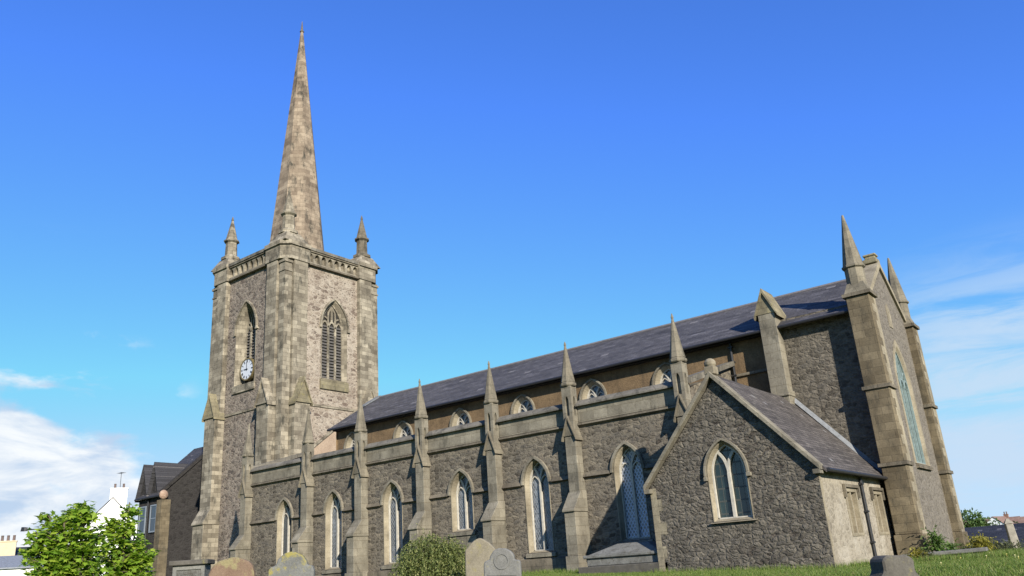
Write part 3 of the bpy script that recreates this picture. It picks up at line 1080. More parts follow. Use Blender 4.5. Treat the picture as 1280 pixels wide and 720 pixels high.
# ---- vestry
V = 31.0
VX0, VX1, VXM = -16.72, -9.75, -13.3
VE, VA = 2.78, 6.72
fv = FS(V)
hole = window(church, fv, -13.25, 0.80, 0.70, 1.28, 3.0, 4.1, 0.16, GLASS_V, ASH_PALE, 'Y1', WHITE_FRAME, True, ASH, 0.1, bw=0.12, nm='vestry_window', hw=0.075, mg=0.03, sill_h=0.05)
wall(fv, [(VX0, GZ), (VX1, GZ), (VX1, VE), (VXM, VA), (VX0, VE)], [hole], 'vestry_wall', RUB_VESTRY, church)
m = MB()
m.tri_poly(FW(VX0), [(-C, GZ), (-V, GZ), (-V, VE), (-C, VE)], [])
m.build('vestry_west_wall', RUB_VESTRY, church, fix=False)
fve = FE(VX1)
wh = []
for cy in (34.55, 38.3):
    wh.append([(cy - .62, 0.42), (cy + .62, 0.42), (cy + .62, 1.98), (cy - .62, 1.98)])
wall(fve, [(V, GZ), (C, GZ), (C, VE), (V, VE)], wh, 'vestry_east_wall', RUB_VESTE, church)
for k, cy in enumerate((34.55, 38.3)):
    m = MB()
    O = [(cy - .78, 0.3), (cy + .78, 0.3), (cy + .78, 2.12), (cy - .78, 2.12)]
    I = wh[k]
    m.ring(fve, O, I, -0.2, 0.03)
    m.fbox(fve, cy - .07, cy + .07, 0.42, 1.98, -0.16, 0.0)
    fr = m.build('blocked_window', ASH_PALE, church)
    g = MB()
    g.tri_poly(fve, I, [], -0.15)
    g.build('blocking', BLOCKED, fr, fix=False)
    g = MB()
    g.fbox(fve, cy - .95, cy + .95, 2.14, 2.26, -0.02, 0.12)
    g.fbox(fve, cy - .95, cy - .84, 1.75, 2.14, -0.02, 0.12)
    g.fbox(fve, cy + .84, cy + .95, 1.75, 2.14, -0.02, 0.12)
    g.build('label_mould', ASH_DARK, fr)
m = MB()
m.tube([(VX1 + .09, 36.0, 2.6), (VX1 + .09, 36.0, -0.8)], 0.065, 8)
for z in (2.3, 1.2, 0.0):
    m.box(VX1, VX1 + .17, 35.88, 36.12, z, z + .07)
m.build('rainwater_pipe', IRON, church)
m = MB()
m.tube([(VX1 + .36, V + .1, VE - .12), (VX1 + .36, C - .1, VE - .12)], 0.075, 8)
m.build('gutter', IRON, church)
sl = (VA - VE) / (VX1 - VXM)
for s_ in (-1, 1):
    m = MB()
    xe = VX1 if s_ > 0 else VX0
    ex = xe + s_ * 0.3
    ez = VE - 0.3 * sl + 0.12
    pts = [(ex, V + 0.02, ez), (ex, C, ez), (VXM, C, VA + 0.12), (VXM, V + 0.02, VA + 0.12)]
    m.hexa(pts + [(x, y, z + 0.12) for x, y, z in pts])
    m.build('vestry_roof', SLATE_V, church)
for s_ in (-1, 1):
    m = MB()
    xe = VX1 if s_ > 0 else VX0
    ex = xe + s_ * 0.18
    ez = VE - 0.18 * sl
    pts = [(ex, ez + .05), (ex, ez + 0.28), (VXM, VA + 0.34), (VXM, VA + 0.09)]
    m.prism(fv, pts if s_ > 0 else pts[::-1], -0.22, 0.26)
    m.fbox(fv, min(ex, xe - s_ * .12), max(ex, xe - s_ * .12), ez - 0.06, ez + 0.12, -0.2, 0.255)
    m.build('verge_coping', ASH, church, bevel=0.02)
m = MB()
m.box(VXM - .22, VXM + .22, V - .18, V + .26, VA + .2, VA + .55)
m.sphere((VXM, V + .04, VA + .68), 0.25, 0.9, 10, 7)
m.build('apex_knob', ASH_PALE, church, bevel=0.03)
QUOIN = ashlar('quoin_stone', (0.21, 0.185, 0.14), (0.25, 0.22, 0.165), (0.15, 0.13, 0.1), stain_amt=0.5)
for F, a0, sg in ((fv, VX0 + .004, 1), (fve, V + .004, 1)):
    m = MB()
    for k in range(8):
        z0 = -0.95 + k * 0.46
        lw = (0.5, 0.28, 0.42, 0.24, 0.55, 0.3, 0.46, 0.26)[k] * (1 if F is fv else .6)
        m.fbox(F, a0, a0 + lw, z0, z0 + .46, -0.12, 0.012)
    m.build('quoin_chain', QUOIN if F is fv else ASH_PALE, church)

m = MB()
za, zb_ = VA + .28, VE + .3
m.hexa([(VXM + .1, C - .2, za - .05), (VX1 + .1, C - .2, zb_ - .2), (VX1 + .1, C - .033, zb_ - .2), (VXM + .1, C - .033, za - .05),
        (VXM + .1, C - .16, za), (VX1 + .1, C - .16, zb_ - .15), (VX1 + .1, C - .036, zb_ + .05), (VXM + .1, C - .036, za + .22)])
m.build('lead_flashing', LEAD, church)

# ---- tower
ftS, ftE = FS(TY - TH), FE(TX + TH)
TOPW = 26.55
hS = window(church, ftS, TX - 0.25, 1.42, 1.02, 16.5, 21.2, 23.3, 0.72, DARKVOID, ASH_TOWER, 'T3', ASH_TOWER, True, ASH_TOWER, 0.12, gname='louvre_backing', bw=0.2, nm='belfry_window', sill_h=0.7)
hE = window(church, ftE, TY + 0.3, 1.40, 1.17, 16.5, 21.2, 23.4, 0.32, DARKVOID, ASH_TOWER, 'T3', ASH_TOWER, True, ASH_TOWER, 0.12, gname='louvre_backing', bw=0.2, nm='belfry_window', sillmat=ASH_LICHEN, sill_h=0.9)
for F, c, dep in ((ftS, TX - 0.25, 0.72), (ftE, TY + 0.3, 0.32)):
    m = MB()
    z = 16.6
    while z < 21.4:
        m.hexa([F.p(c - 1.12, z, -dep - .02), F.p(c + 1.12, z, -dep - .02), F.p(c + 1.12, z + .16, -dep - .12), F.p(c - 1.12, z + .16, -dep - .12),
                F.p(c - 1.12, z + .03, -dep - .02), F.p(c + 1.12, z + .03, -dep - .02), F.p(c + 1.12, z + .19, -dep - .12), F.p(c - 1.12, z + .19, -dep - .12)])
        z += 0.27
    m.build('louvres', plain('louvre_slate', (0.07, 0.065, 0.06), 0.8), church)
x0, x1, y0, y1 = TX - TH, TX + TH, TY - TH, TY + TH
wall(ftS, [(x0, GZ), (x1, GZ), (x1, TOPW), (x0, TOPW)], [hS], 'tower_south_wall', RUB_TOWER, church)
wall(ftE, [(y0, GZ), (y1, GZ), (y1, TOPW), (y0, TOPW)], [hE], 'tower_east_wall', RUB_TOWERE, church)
m = MB()
m.tri_poly(FN(y1), [(-x1, GZ), (-x0, GZ), (-x0, TOPW), (-x1, TOPW)], [])
m.tri_poly(FW(x0), [(-y1, GZ), (-y0, GZ), (-y0, TOPW), (-y1, TOPW)], [])
m.build('tower_rear_wall', RUB_TOWER, church, fix=False)
# old roof line scar with plaster below, and string at 14 m
yL, zL, yR, zR = 42.4, 9.7, 48.2, 13.95
m = MB()
m.tri_poly(Frame((x1 + .012, 0, 0), (0, 1, 0), (1, 0, 0)), [(yL, 8.0), (y1 - .6, 8.0), (y1 - .6, zR), (yR, zR), (yL, zL)], [])
m.build('plaster_patch', PINK, church, fix=False)
m = MB()
m.bar(ftE, [(yL - .3, zL - .22), (yR, zR)], 0.2, 0.0, 0.13)
m.build('weathering_mould', ASH_TOWER, church)
for F, a, b in ((ftE, y0 + 2.1, y1 - 2.1), (ftS, x0 + 2.1, x1 - 2.1)):
    m = MB()
    m.fbox(F, a, b, 13.9, 14.1, -.02, 0.09)
    m.build('string_course', ASH_TOWER, church)


def tower_buttress(F, a0, a1, moss=False):
    """set-back buttress: upper shaft, gableted lower stage, stepped foot"""
    up, lo, ft = 0.42, 0.9, 1.45
    m = MB()
    m.fbox(F, a0, a1, 13.5, 26.5, -.05, up)
    m.fbox(F, a0 - .05, a1 + .05, 5.9, 14.0, -.05, lo)
    m.fbox(F, a0 - .05, a1 + .05, GZ, 5.0, -.05, ft)
    Fs = Frame(F.o + F.u * (a1 + .11), -F.n, F.u)
    m.prism(Fs, [(-ft - .12, 5.0), (0.0, 5.0), (0.0, 6.3), (-lo - .002, 6.25), (-ft - .12, 5.14)], -(a1 - a0) - .22, 0)
    b = m.build('tower_buttress', ASH_TOWER, church, bevel=0.03)
    g = MB()
    gablet(g, F, a0 - .04, a1 + .04, -.05, lo + .06, 14.0, 15.75, 0.14, 0.2)
    g.fbox(F, a0 - .14, a1 + .14, 13.86, 14.0, -.04, lo + .12)
    g.build('gablet', ASH_LICHEN if moss else ASH_TOWER, b)


off, bw_ = 0.62, 1.45
fN, fW = FN(y1), FW(x0)
for F, lo_, hi_ in ((ftS, x0, x1), (ftE, y0, y1), (fN, -x1, -x0), (fW, -y1, -y0)):
    tower_buttress(F, lo_ + off, lo_ + off + bw_, True)
    tower_buttress(F, hi_ - off - bw_, hi_ - off, False)

# parapet with an arcaded frieze
P0, P1, P2 = 26.5, 27.55, 27.95
pr = 0.22
for F, lo_, hi_, ctr in ((FS(y0 - pr), x0 + 2.1, x1 - 2.1, TX), (FE(x1 + pr), y0 + 2.1, y1 - 2.1, TY), (FN(y1 + pr), -x1 + 2.1, -x0 - 2.1, -TX), (FW(x0 - pr), -y1 + 2.1, -y0 - 2.1, -TY)):
    n = 8
    st = (hi_ - lo_) / n
    hs = []
    for k in range(n):
        c = lo_ + st * (k + .5)
        hs.append(arch(c, st * .36, P0 + .16, P0 + .6, P0 + .97, 4))
    m = MB()
    m.tri_poly(F, [(lo_ - .1, P0), (hi_ + .1, P0), (hi_ + .1, P1), (lo_ - .1, P1)], hs)
    for h in hs:
        m.strip(F, h, 0, h, -.3)
        m.tri_poly(F, h, [], -.3)
    pf = m.build('parapet_frieze', ASH_TOWER, church, fix=False)
    m = MB()
    m.fbox(F, lo_ - .1, hi_ + .1, P0 - .16, P0, -.2, .1)
    m.fbox(F, lo_ - .1, hi_ + .1, P1, P1 + .14, -.6, .12)
    m.build('moulding', ASH_DARK, pf)
m = MB()
co = 0.42
for (ax0, ax1, ay0, ay1) in ((x0 + 1.9, x1 - 1.9, y0 - co, y0 + .3), (x0 + 1.9, x1 - 1.9, y1 - .3, y1 + co), (x0 - co, x0 + .3, y0 + 1.9, y1 - 1.9), (x1 - .3, x1 + co, y0 + 1.9, y1 - 1.9)):
    m.box(ax0, ax1, ay0, ay1, P1 + .14, P2)
m.box(x0 + .3, x1 - .3, y0 + .3, y1 - .3, 26.4, 27.3)
m.build('parapet_coping', COPING, church)

for sx in (-1, 1):
    for sy in (-1, 1):
        ox, oy = TX + sx * TH, TY + sy * TH
        ix, iy = TX + sx * (TH - 2.2), TY + sy * (TH - 2.2)
        ex, ey = TX + sx * (TH + .5), TY + sy * (TH + .5)
        px, py = TX + sx * 4.3, TY + sy * 4.3
        m = MB()
        # corner block over the two buttresses, chamfered at the outer corner
        ch = 0.7
        pl = [(ix, iy), (ex, iy), (ex, ey - sy * ch), (ex - sx * ch, ey), (ix, ey)]
        for zb, zt, g in ((26.35, 27.62, 0.0), (27.62, 27.98, 0.14)):
            q = [(x + (g * sx if abs(x - TX) > 3 else 0), y + (g * sy if abs(y - TY) > 3 else 0)) for x, y in pl]
            i = len(m.v)
            k = len(q)
            m.v += [(x, y, zb) for x, y in q] + [(x, y, zt) for x, y in q]
            m.f.append(tuple(range(i, i + k)))
            m.f.append(tuple(range(i + k, i + 2 * k)))
            for j in range(k):
                jj = (j + 1) % k
                m.f.append((i + j, i + jj, i + k + jj, i + k + j))
        # stepped and sloping cap leading up to the pinnacle
        m.hexa([(ex - sx * 2.6, ey - sy * 2.6, 27.98), (ex, ey - sy * 2.6, 27.98), (ex, ey, 27.98), (ex - sx * 2.6, ey, 27.98)] +
               [(px - sx * .75, py - sy * .75, 29.0), (px + sx * .7, py - sy * .75, 29.0), (px + sx * .7, py + sy * .7, 29.0), (px - sx * .75, py + sy * .7, 29.0)])
        cb = m.build('corner_block', ASH_TOWER, church)
        # pilaster wrapped round the corner, with a small bracketed cap
        p = MB()
        p.box(min(ox - sx * .5, ox + sx * .24), max(ox - sx * .5, ox + sx * .24), min(oy - sy * .5, oy + sy * .24), max(oy - sy * .5, oy + sy * .24), GZ, 26.34)
        for g, za, zb in ((.34, 26.0, 26.2), (.30, 25.2, 25.34)):
            p.box(min(ox - sx * .5, ox + sx * g), max(ox - sx * .5, ox + sx * g), min(oy - sy * .5, oy + sy * g), max(oy - sy * .5, oy + sy * g), za, zb)
        p.build('corner_pilaster', ASH_TOWER, cb)
        p = MB()
        p.lathe(px, py, [(0.88, 29.0), (0.88, 29.25), (0.62, 29.4), (0.56, 29.5), (0.52, 30.75), (0.72, 30.9), (0.72, 31.02), (0.58, 31.08)], 8)
        p.lathe(px, py, [(0.56, 31.08), (0.10, 33.1), (0.13, 33.18), (0.03, 33.55)], 8)
        p.build('pinnacle', ASH_TOWER if sy < 0 else ASH_DARK, cb)
# spire
m = MB()
m.lathe(TX, TY, [(2.95, 27.0), (0.15, 54.7)], 8)
sp = m.build('spire', ASH_SPIRE, church)
m = MB()
m.lathe(TX, TY, [(0.16, 54.7), (0.24, 54.8), (0.15, 54.95), (0.12, 55.1), (0.03, 56.1)], 8)
m.build('finial', ASH_DARK, sp)

# clock in the south belfry window
KS = 0.86
fcl = Frame((TX - 0.33, TY - TH + 0.30, 17.72), (KS, 0, 0), (0, -1, 0), (0, 0, KS))
cm = MB()


def disc(F, r, n=32):
    return [(r * math.cos(2 * math.pi * k / n), r * math.sin(2 * math.pi * k / n)) for k in range(n)]


cm.ring(fcl, disc(fcl, 1.15), disc(fcl, 1.02), -0.25, 0.07)
cm.strip(fcl, disc(fcl, 1.15), -0.25, disc(fcl, 1.02), -0.25)
clock = cm.build('tower_clock', DIALRIM, church)
cm = MB()
cm.prism(fcl, disc(fcl, 1.06), -0.2, 0.03)
cm.build('dial', DIAL, clock)
cm = MB()
rom = ['XII', 'I', 'II', 'III', 'IIII', 'V', 'VI', 'VII', 'VIII', 'IX', 'X', 'XI']
for k, s in enumerate(rom):
    a = math.pi / 2 - 2 * math.pi * k / 12
    rad = Vector((math.cos(a), math.sin(a)))
    tan = Vector((math.sin(a), -math.cos(a)))
    ws = {'I': .05, 'V': .11, 'X': .12}
    tot = sum(ws[ch] for ch in s)
    t0 = -tot / 2
    for ch in s:
        wch = ws[ch]
        mid = t0 + wch / 2
        ln = []
        if ch == 'I':
            ln = [((mid, .70), (mid, .96))]
        elif ch == 'V':
            ln = [((mid - .045, .96), (mid, .70)), ((mid + .045, .96), (mid, .70))]
        else:
            ln = [((mid - .045, .96), (mid + .045, .70)), ((mid + .045, .96), (mid - .045, .70))]
        for (ta, ra), (tb, rb) in ln:
            cm.bar(fcl, [tuple(tan * ta + rad * ra), tuple(tan * tb + rad * rb)], 0.032, 0.03, 0.042)
        t0 += wch
cm.build('numerals', BLACKP, clock)
cm = MB()
for ang, L, wd, c in ((178, .5, .09, .06), (92, .78, .06, .075)):
    a = R(ang)
    cm.bar(fcl, [(-.14 * math.cos(a), -.14 * math.sin(a)), (L * math.cos(a), L * math.sin(a))], wd, c - .012, c)
cm.prism(fcl, disc(fcl, .09, 12), 0.03, 0.085)
cm.build('hands', BLACKP, clock)

# ------------------------------------------------------------------ graveyard
CAMH = Vector((0, 0, 0))


def ray(px, py):
    v = Vector(((px - 640) / CAM_F, -(py - 360) / CAM_F, 1.0))
    return r0 * v.x + r1 * v.y + r2 * v.z


def at(px, depth, py=None):
    """ground point in the direction of a measured photograph column at a chosen horizontal distance"""
    v = ray(px, py if py else 712)
    h = math.hypot(v.x, v.y)
    return v.x / h * depth, v.y / h * depth


def top_z(px, py, depth):
    v = ray(px, py)
    return v.z / math.hypot(v.x, v.y) * depth


def outline(kind, w, h):
    h0 = h
    if kind == 'round':
        return [(-w, 0), (w, 0)] + [(w * math.cos(math.pi * k / 12), h - w * .8 + w * .8 * math.sin(math.pi * k / 12)) for k in range(13)]
    if kind == 'shoulder':
        a = .68 * w
        sh = h - a * .85
        return [(-w, 0), (w, 0), (w, sh - .1), (w * .93, sh - .02), (a, sh)] + [(a * math.cos(math.pi * k / 12), sh + a * .85 * math.sin(math.pi * k / 12)) for k in range(1, 12)] + [(-a, sh), (-w * .93, sh - .02), (-w, sh - .1)]
    if kind == 'point':
        return [(-w, 0), (w, 0), (w, h - .30)] + [(w - w * k / 5, h - .30 + .30 * math.sin(math.pi / 2 * k / 5)) for k in range(1, 5)] + [(0, h)] + [(-w + w * k / 5, h - .30 + .30 * math.sin(math.pi / 2 * k / 5)) for k in range(4, 0, -1)] + [(-w, h - .30)]
    if kind == 'neck':
        return [(-w, 0), (w, 0), (w, h - .34), (w * .72, h - .22), (w * .72, h - .06), (w * .5, h), (-w * .5, h), (-w * .72, h - .06), (-w * .72, h - .22), (-w, h - .34)]
    return [(-w, 0), (w, 0), (w, h), (-w, h)]


def headstone(label, px, py, depth, w, th, kind, mat, yaw=0.0, lean=0.0, letters=0, roll=0.0, group=None):
    x, y = at(px, depth)
    zt = top_z(px, py, depth)
    gz = ground_z(x, y) - .1
    h = zt - gz
    root = thing('headstone', label, 'gravestone', (x, y, gz), group)
    m = MB()
    F = Frame((0, 0, 0), (1, 0, 0), (0, -1, 0))
    rw = random.Random(int(px) * 3)
    ol = [(a + rw.uniform(-.012, .012), b + (rw.uniform(-.012, .012) if b > 0 else 0)) for a, b in outline(kind, w, h)]
    m.prism(F, ol, -th / 2, th / 2)
    o = m.build('slab', mat, root, bevel=0.025)
    if kind == 'shoulder' and px > 600:
        cm_ = MB()
        cm_.ring(F, [(.2 * math.cos(2 * math.pi * k / 20), h - .3 + .2 * math.sin(2 * math.pi * k / 20)) for k in range(20)], [(.15 * math.cos(2 * math.pi * k / 20), h - .3 + .15 * math.sin(2 * math.pi * k / 20)) for k in range(20)], th / 2 - .01, th / 2 + .02)
        cm_.bar(F, [(-w * .78, h - .62), (w * .78, h - .62)], .03, th / 2 - .01, th / 2 + .018)
        cm_.build('carved_roundel', mat, root)
    if letters:
        lm = MB()
        rr = random.Random(int(px))
        for k in range(letters):
            z = h - .42 - k * .12
            a = -w * .62 * rr.uniform(.8, 1)
            while a < w * .6:
                l = rr.uniform(.04, .12)
                lm.fbox(F, a, min(a + l, w * .64), z, z + .045, th / 2 - .004, th / 2 + .003)
                a += l + .035
        lm.build('worn_inscription', HS_LETTER, root)
    base = MB()
    base.fbox(F, -w - .1, w + .1, -.1, .16, -th / 2 - .12, th / 2 + .12)
    base.build('footing', HS_DARK, root, bevel=0.02)
    root.rotation_euler = (R(lean), R(roll), R(yaw))
    return root


headstone('round-topped headstone with reddish brown face and pale lichen cap, below the tower', 293, 696.5, 18.5, .47, .16, 'round', HS_RED, yaw=40, roll=-2)
headstone('broad grey headstone with a bright yellow lichen crown, before the second aisle bay', 362, 690, 18.0, .46, .16, 'shoulder', HS_YEL, yaw=36, roll=2)
headstone('tall pointed tan headstone standing behind a shorter grey one beside the shrub', 601, 673, 23.0, .42, .2, 'point', HS_TAN, yaw=28, roll=1)
headstone('grey shouldered headstone with worn carving, in front of the tan pointed stone', 627, 685, 21.0, .46, .14, 'shoulder', HS_GREY, yaw=24, letters=0, roll=2)
headstone('dark necked headstone with a black shaded edge, at the vestry corner by the downpipe', 1112, 695, 13.5, .36, .34, 'neck', HS_DARK, yaw=50, roll=3)


def box_tomb():
    x, y = at(240, 20)
    zt = top_z(240, 700.5, 20)
    gz = ground_z(x, y) - .1
    h = zt - gz
    root = thing('box_tomb', 'grey square pedestal tomb with sunk panel and flat dark cap, below the tower', 'tomb', (x, y, gz))
    m = MB()
    F = Frame((0, -.32, 0), (1, 0, 0), (0, -1, 0))
    w = .33
    O = [(-w, 0), (w, 0), (w, h - .1), (-w, h - .1)]
    I = [(-w + .08, .2), (w - .08, .2), (w - .08, h - .2), (-w + .08, h - .2)]
    m.ring(F, O, I, -.03, 0)
    m.tri_poly(F, I, [], -.03)
    m.box(-w, w, -.29, .32, 0, h - .1)
    m.build('pedestal', HS_TOMB, root, bevel=.01)
    m = MB()
    m.box(-w - .07, w + .07, -.40, .40, h - .1, h)
    m.build('cap', HS_DARK, root, bevel=.015)
    m = MB()
    m.box(-w - .12, w + .12, -.46, .46, -.1, .12)
    m.build('footing', HS_DARK, root)
    root.rotation_euler = (0, 0, R(46))


box_tomb()


def chest_tomb():
    x, y = -18.45, 32.0
    gz = -0.42
    root = thing('chest_tomb', 'low stepped grey chest tomb in the corner between the aisle and the vestry', 'tomb', (x, y, gz))
    m = MB()
    m.box(-2.2, 2.15, -1.0, .95, -.4, .26)
    m.build('plinth', HS_DARK, root, bevel=.03)
    m = MB()
    m.box(-1.85, 1.75, -.78, .78, .26, .58)
    m.build('body', HS_TOMB, root, bevel=.03)
    m = MB()
    m.box(-1.98, 1.88, -.88, .88, .58, .72)
    m.hexa([(-1.8, -.78, .72), (1.7, -.78, .72), (1.7, .78, .72), (-1.8, .78, .72), (-.6, -.2, 1.12), (.9, -.2, 1.12), (.9, .2, 1.12), (-.6, .2, 1.12)])
    m.build('lid', HS_TOMB, root, bevel=.03)


chest_tomb()


def low_slab():
    x, y = at(1182, 37, 700)
    gz = ground_z(x, y)
    root = thing('ledger_slab', 'long low grey ledger slab on blocks at the foot of the east gable', 'grave slab', (x, y, gz - .05))
    m = MB()
    m.box(-1.5, 1.5, -.5, .5, .22, .36)
    m.build('slab', HS_TOMB, root, bevel=.02)
    m = MB()
    m.box(-1.3, 1.3, -.4, .4, -.1, .22)
    m.build('supporting_block', HS_DARK, root)
    root.rotation_euler = (0, R(-1.5), R(6))


low_slab()


# ------------------------------------------------------------------ leaves and plants
def leaf(m, c, d, up, L, W):
    """a leaf folded along its midrib"""
    d = d.normalized()
    s = d.cross(up)
    if s.length < 1e-3:
        s = Vector((1, 0, 0))
    s.normalize()
    n = s.cross(d)
    i = len(m.v)
    m.v += [tuple(c), tuple(c + d * L * .45 + s * W / 2 + n * W * .14), tuple(c + d * L), tuple(c + d * L * .45 - s * W / 2 + n * W * .14)]
    m.f += [(i, i + 1, i + 2), (i, i + 2, i + 3)]


def maple_leaf(m, c, d, up, L):
    """five pointed lobes round the stalk"""
    d = d.normalized()
    s = d.cross(up)
    if s.length < 1e-3:
        s = Vector((1, 0, 0))
    s.normalize()
    n = s.cross(d)
    i = len(m.v)
    pts = [(0, 0), (-.12, .42), (.14, .30), (.30, .62), (.45, .28), (1.0, 0), (.45, -.28), (.30, -.62), (.14, -.30), (-.12, -.42)]
    for a, b in pts:
        m.v.append(tuple(c + d * a * L + s * b * L * .85 - n * abs(b) * L * .22))
    m.f.append((i, i + 1, i + 2, i + 3, i + 4, i + 5))
    m.f.append((i, i + 5, i + 6, i + 7, i + 8, i + 9))


def rnd_unit(rr):
    while True:
        v = Vector((rr.uniform(-1, 1), rr.uniform(-1, 1), rr.uniform(-1, 1)))
        if 0.05 < v.length < 1:
            return v.normalized()


def sapling(label, px, depth, shoots, seed, L=.14):
    """shoots: list of (px offset column, top py, spread)"""
    rr = random.Random(seed)
    x, y = at(px, depth)
    gz = ground_z(x, y)
    root = thing('maple_tree', label, 'tree', (x, y, gz), 'young maples by the tower')
    tr, cr = MB(), MB()
    O = Vector((x, y, gz))
    for (sx, sy, wd) in shoots:
        tx, ty = at(sx, depth + rr.uniform(-.5, .5), sy)
        T = Vector((tx, ty, top_z(sx, sy, depth))) - O
        st = Vector((rr.uniform(-.12, .12), rr.uniform(-.12, .12), -.1))
        path = []
        for k in range(7):
            f = k / 6
            p = st.lerp(Vector((T.x, T.y, 0)) * (.35 + .65 * f) * f ** .6 + Vector((0, 0, T.z * f)), min(1, f * 3)) if k else st
            path.append(p)
        path[-1] = T
        tr.tube(path, [.055 * (1 - .85 * k / 6) + .006 for k in range(7)], 6)
        # side twigs carry tiers of leaves
        for q in range(int(85 * wd)):
            f = 1 - (rr.random() ** 1.15) * .95
            a = f * 6
            k = min(int(a), 5)
            p = path[k].lerp(path[k + 1], a - k)
            ang = rr.uniform(0, 2 * math.pi)
            ln = wd * (1.0 - f) ** .55 * rr.uniform(.3, 1.0) * 1.2 + .08
            dr = Vector((math.cos(ang), math.sin(ang), rr.uniform(.15, .75)))
            e = p + dr * ln
            tr.tube([p, p.lerp(e, .5) + Vector((0, 0, .03)), e], [.013, .009, .004], 4)
            for j in range(rr.randint(9, 15)):
                g = rr.uniform(.35, 1.05)
                c = p.lerp(e, g) + rnd_unit(rr) * rr.uniform(.02, .15)
                dd = dr * .5 + rnd_unit(rr)
                dd.z = dd.z * .5 - .25
                up = Vector((0, 0, 1)) + rnd_unit(rr) * .6 + SUN_DIR * .3
                maple_leaf(cr, c, dd, up, L * rr.uniform(.6, 1.15))
    tr.build('trunk', BARK, root, smooth=True)
    cr.build('crown', LEAF_MAPLE, root, fix=False)


sapling('young maple with a broad bright green crown, left of the white gable', 88, 20.0,
        [(62, 646, .62), (98, 629, .8), (80, 655, .7), (108, 642, .65), (46, 668, .55), (38, 690, .5), (122, 668, .6), (70, 690, .9), (105, 690, .8)], 11)
sapling('narrower young maple in front of the white gable, nearest the tower', 152, 21.0,
        [(162, 628, .5), (140, 655, .55), (157, 660, .6), (168, 668, .55), (182, 690, .5), (150, 690, .8), (175, 700, .6)], 12)


def shrub(name, label, cat, px, depth, w, h, seed, mat, count, L, W, droop=.3, dens=.55, group=None, stems=9, dy=None):
    rr = random.Random(seed)
    x, y = at(px, depth)
    gz = ground_z(x, y)
    root = thing(name, label, cat, (x, y, gz - .03), group)
    cr, tr = MB(), MB()
    lobes = []
    for k in range(14):
        a = rr.uniform(0, 2 * math.pi)
        r = w * rr.uniform(.1, .68)
        zc = h * rr.uniform(.25, .78) * (1 - .35 * r / w)
        lobes.append((Vector((r * math.cos(a), r * math.sin(a) * .8, zc)), w * rr.uniform(.26, .46)))
    for k in range(stems):
        c, r = lobes[k % len(lobes)]
        tr.tube([(0, 0, -.05), c * .5 + Vector((0, 0, .08)), c], [.03, .018, .006], 5)
    n = 0
    while n < count:
        c, r = rr.choice(lobes)
        u = rnd_unit(rr)
        rad = r * (1 - abs(rr.gauss(0, .28)))
        p = c + Vector((u.x, u.y, u.z * .8)) * rad
        if p.z < 0.02 or p.z > h * 1.05:
            continue
        # arching twig of a few leaves
        dr = (u + Vector((0, 0, .25)) + rnd_unit(rr) * .5).normalized()
        tl = L * rr.uniform(2.0, 4.2)
        q = p
        if droop > .7 and rr.random() < .55:
            e = Vector((u.x, u.y, .35)).normalized()
            for j in range(16):
                leaf(cr, q, e + rnd_unit(rr) * .8, Vector((0, 0, 1)) + rnd_unit(rr) * .7, L * rr.uniform(.6, 1.1), W * rr.uniform(.7, 1.1))
                q = q + e * .05
                e = (e + Vector((0, 0, -.2)) + rnd_unit(rr) * .08).normalized()
                n += 1
                if q.z < .03:
                    break
            continue
        for j in range(6):
            d2 = (dr + Vector((0, 0, -droop * j * .35)) + rnd_unit(rr) * .7)
            leaf(cr, q, d2, Vector((0, 0, 1)) + rnd_unit(rr) * .7, L * rr.uniform(.7, 1.2), W * rr.uniform(.7, 1.2))
            q = q + (dr + Vector((0, 0, -droop * j * .3))) * tl / 6
            n += 1
    tr.build('stem', BARK, root)
    cr.build('foliage', mat, root, fix=False)
    return root


shrub('cotoneaster_shrub', 'rounded green shrub with arching twigs against the aisle, left of two headstones', 'shrub', 541, 26.0, 1.5, 1.6, 21, LEAF_BUSH, 30000, .075, .04, .75)
shrub('leafy_weed', 'upright leafy green weed against the middle of the east gable', 'plant', 1176, 39.6, .15, 1.3, 31, LEAF_WEED, 700, .15, .08, .3)
shrub('leafy_weed', 'low green weed at the foot of the far east pier', 'plant', 1196, 42, .2, .6, 32, LEAF_WEED, 500, .14, .07, .3)
shrub('garden_shrub', 'pale yellowish plant at the foot of the near east pier', 'plant', 1150, 35.5, .26, .45, 33, LEAF_YEL, 700, .10, .06, .4)
shrub('garden_shrub', 'small dark bush hugging the ledger slab', 'plant', 1163, 35.5, .25, .3, 37, LEAF_DULL, 500, .09, .05, .4)
shrub('garden_shrub', 'golden yellow shrub standing alone right of the church', 'shrub', 1236, 40, .55, .82, 34, LEAF_YEL, 1600, .10, .06, .3)
shrub('garden_shrub', 'dull green bush below the grey slate roof, rightmost of the bushes', 'shrub', 1265, 44, .9, .38, 35, LEAF_DULL, 1400, .11, .06, .3)
shrub('garden_shrub', 'low olive bush left of the golden shrub', 'shrub', 1218, 43, .6, .32, 36, LEAF_DULL, 900, .11, .06, .3)


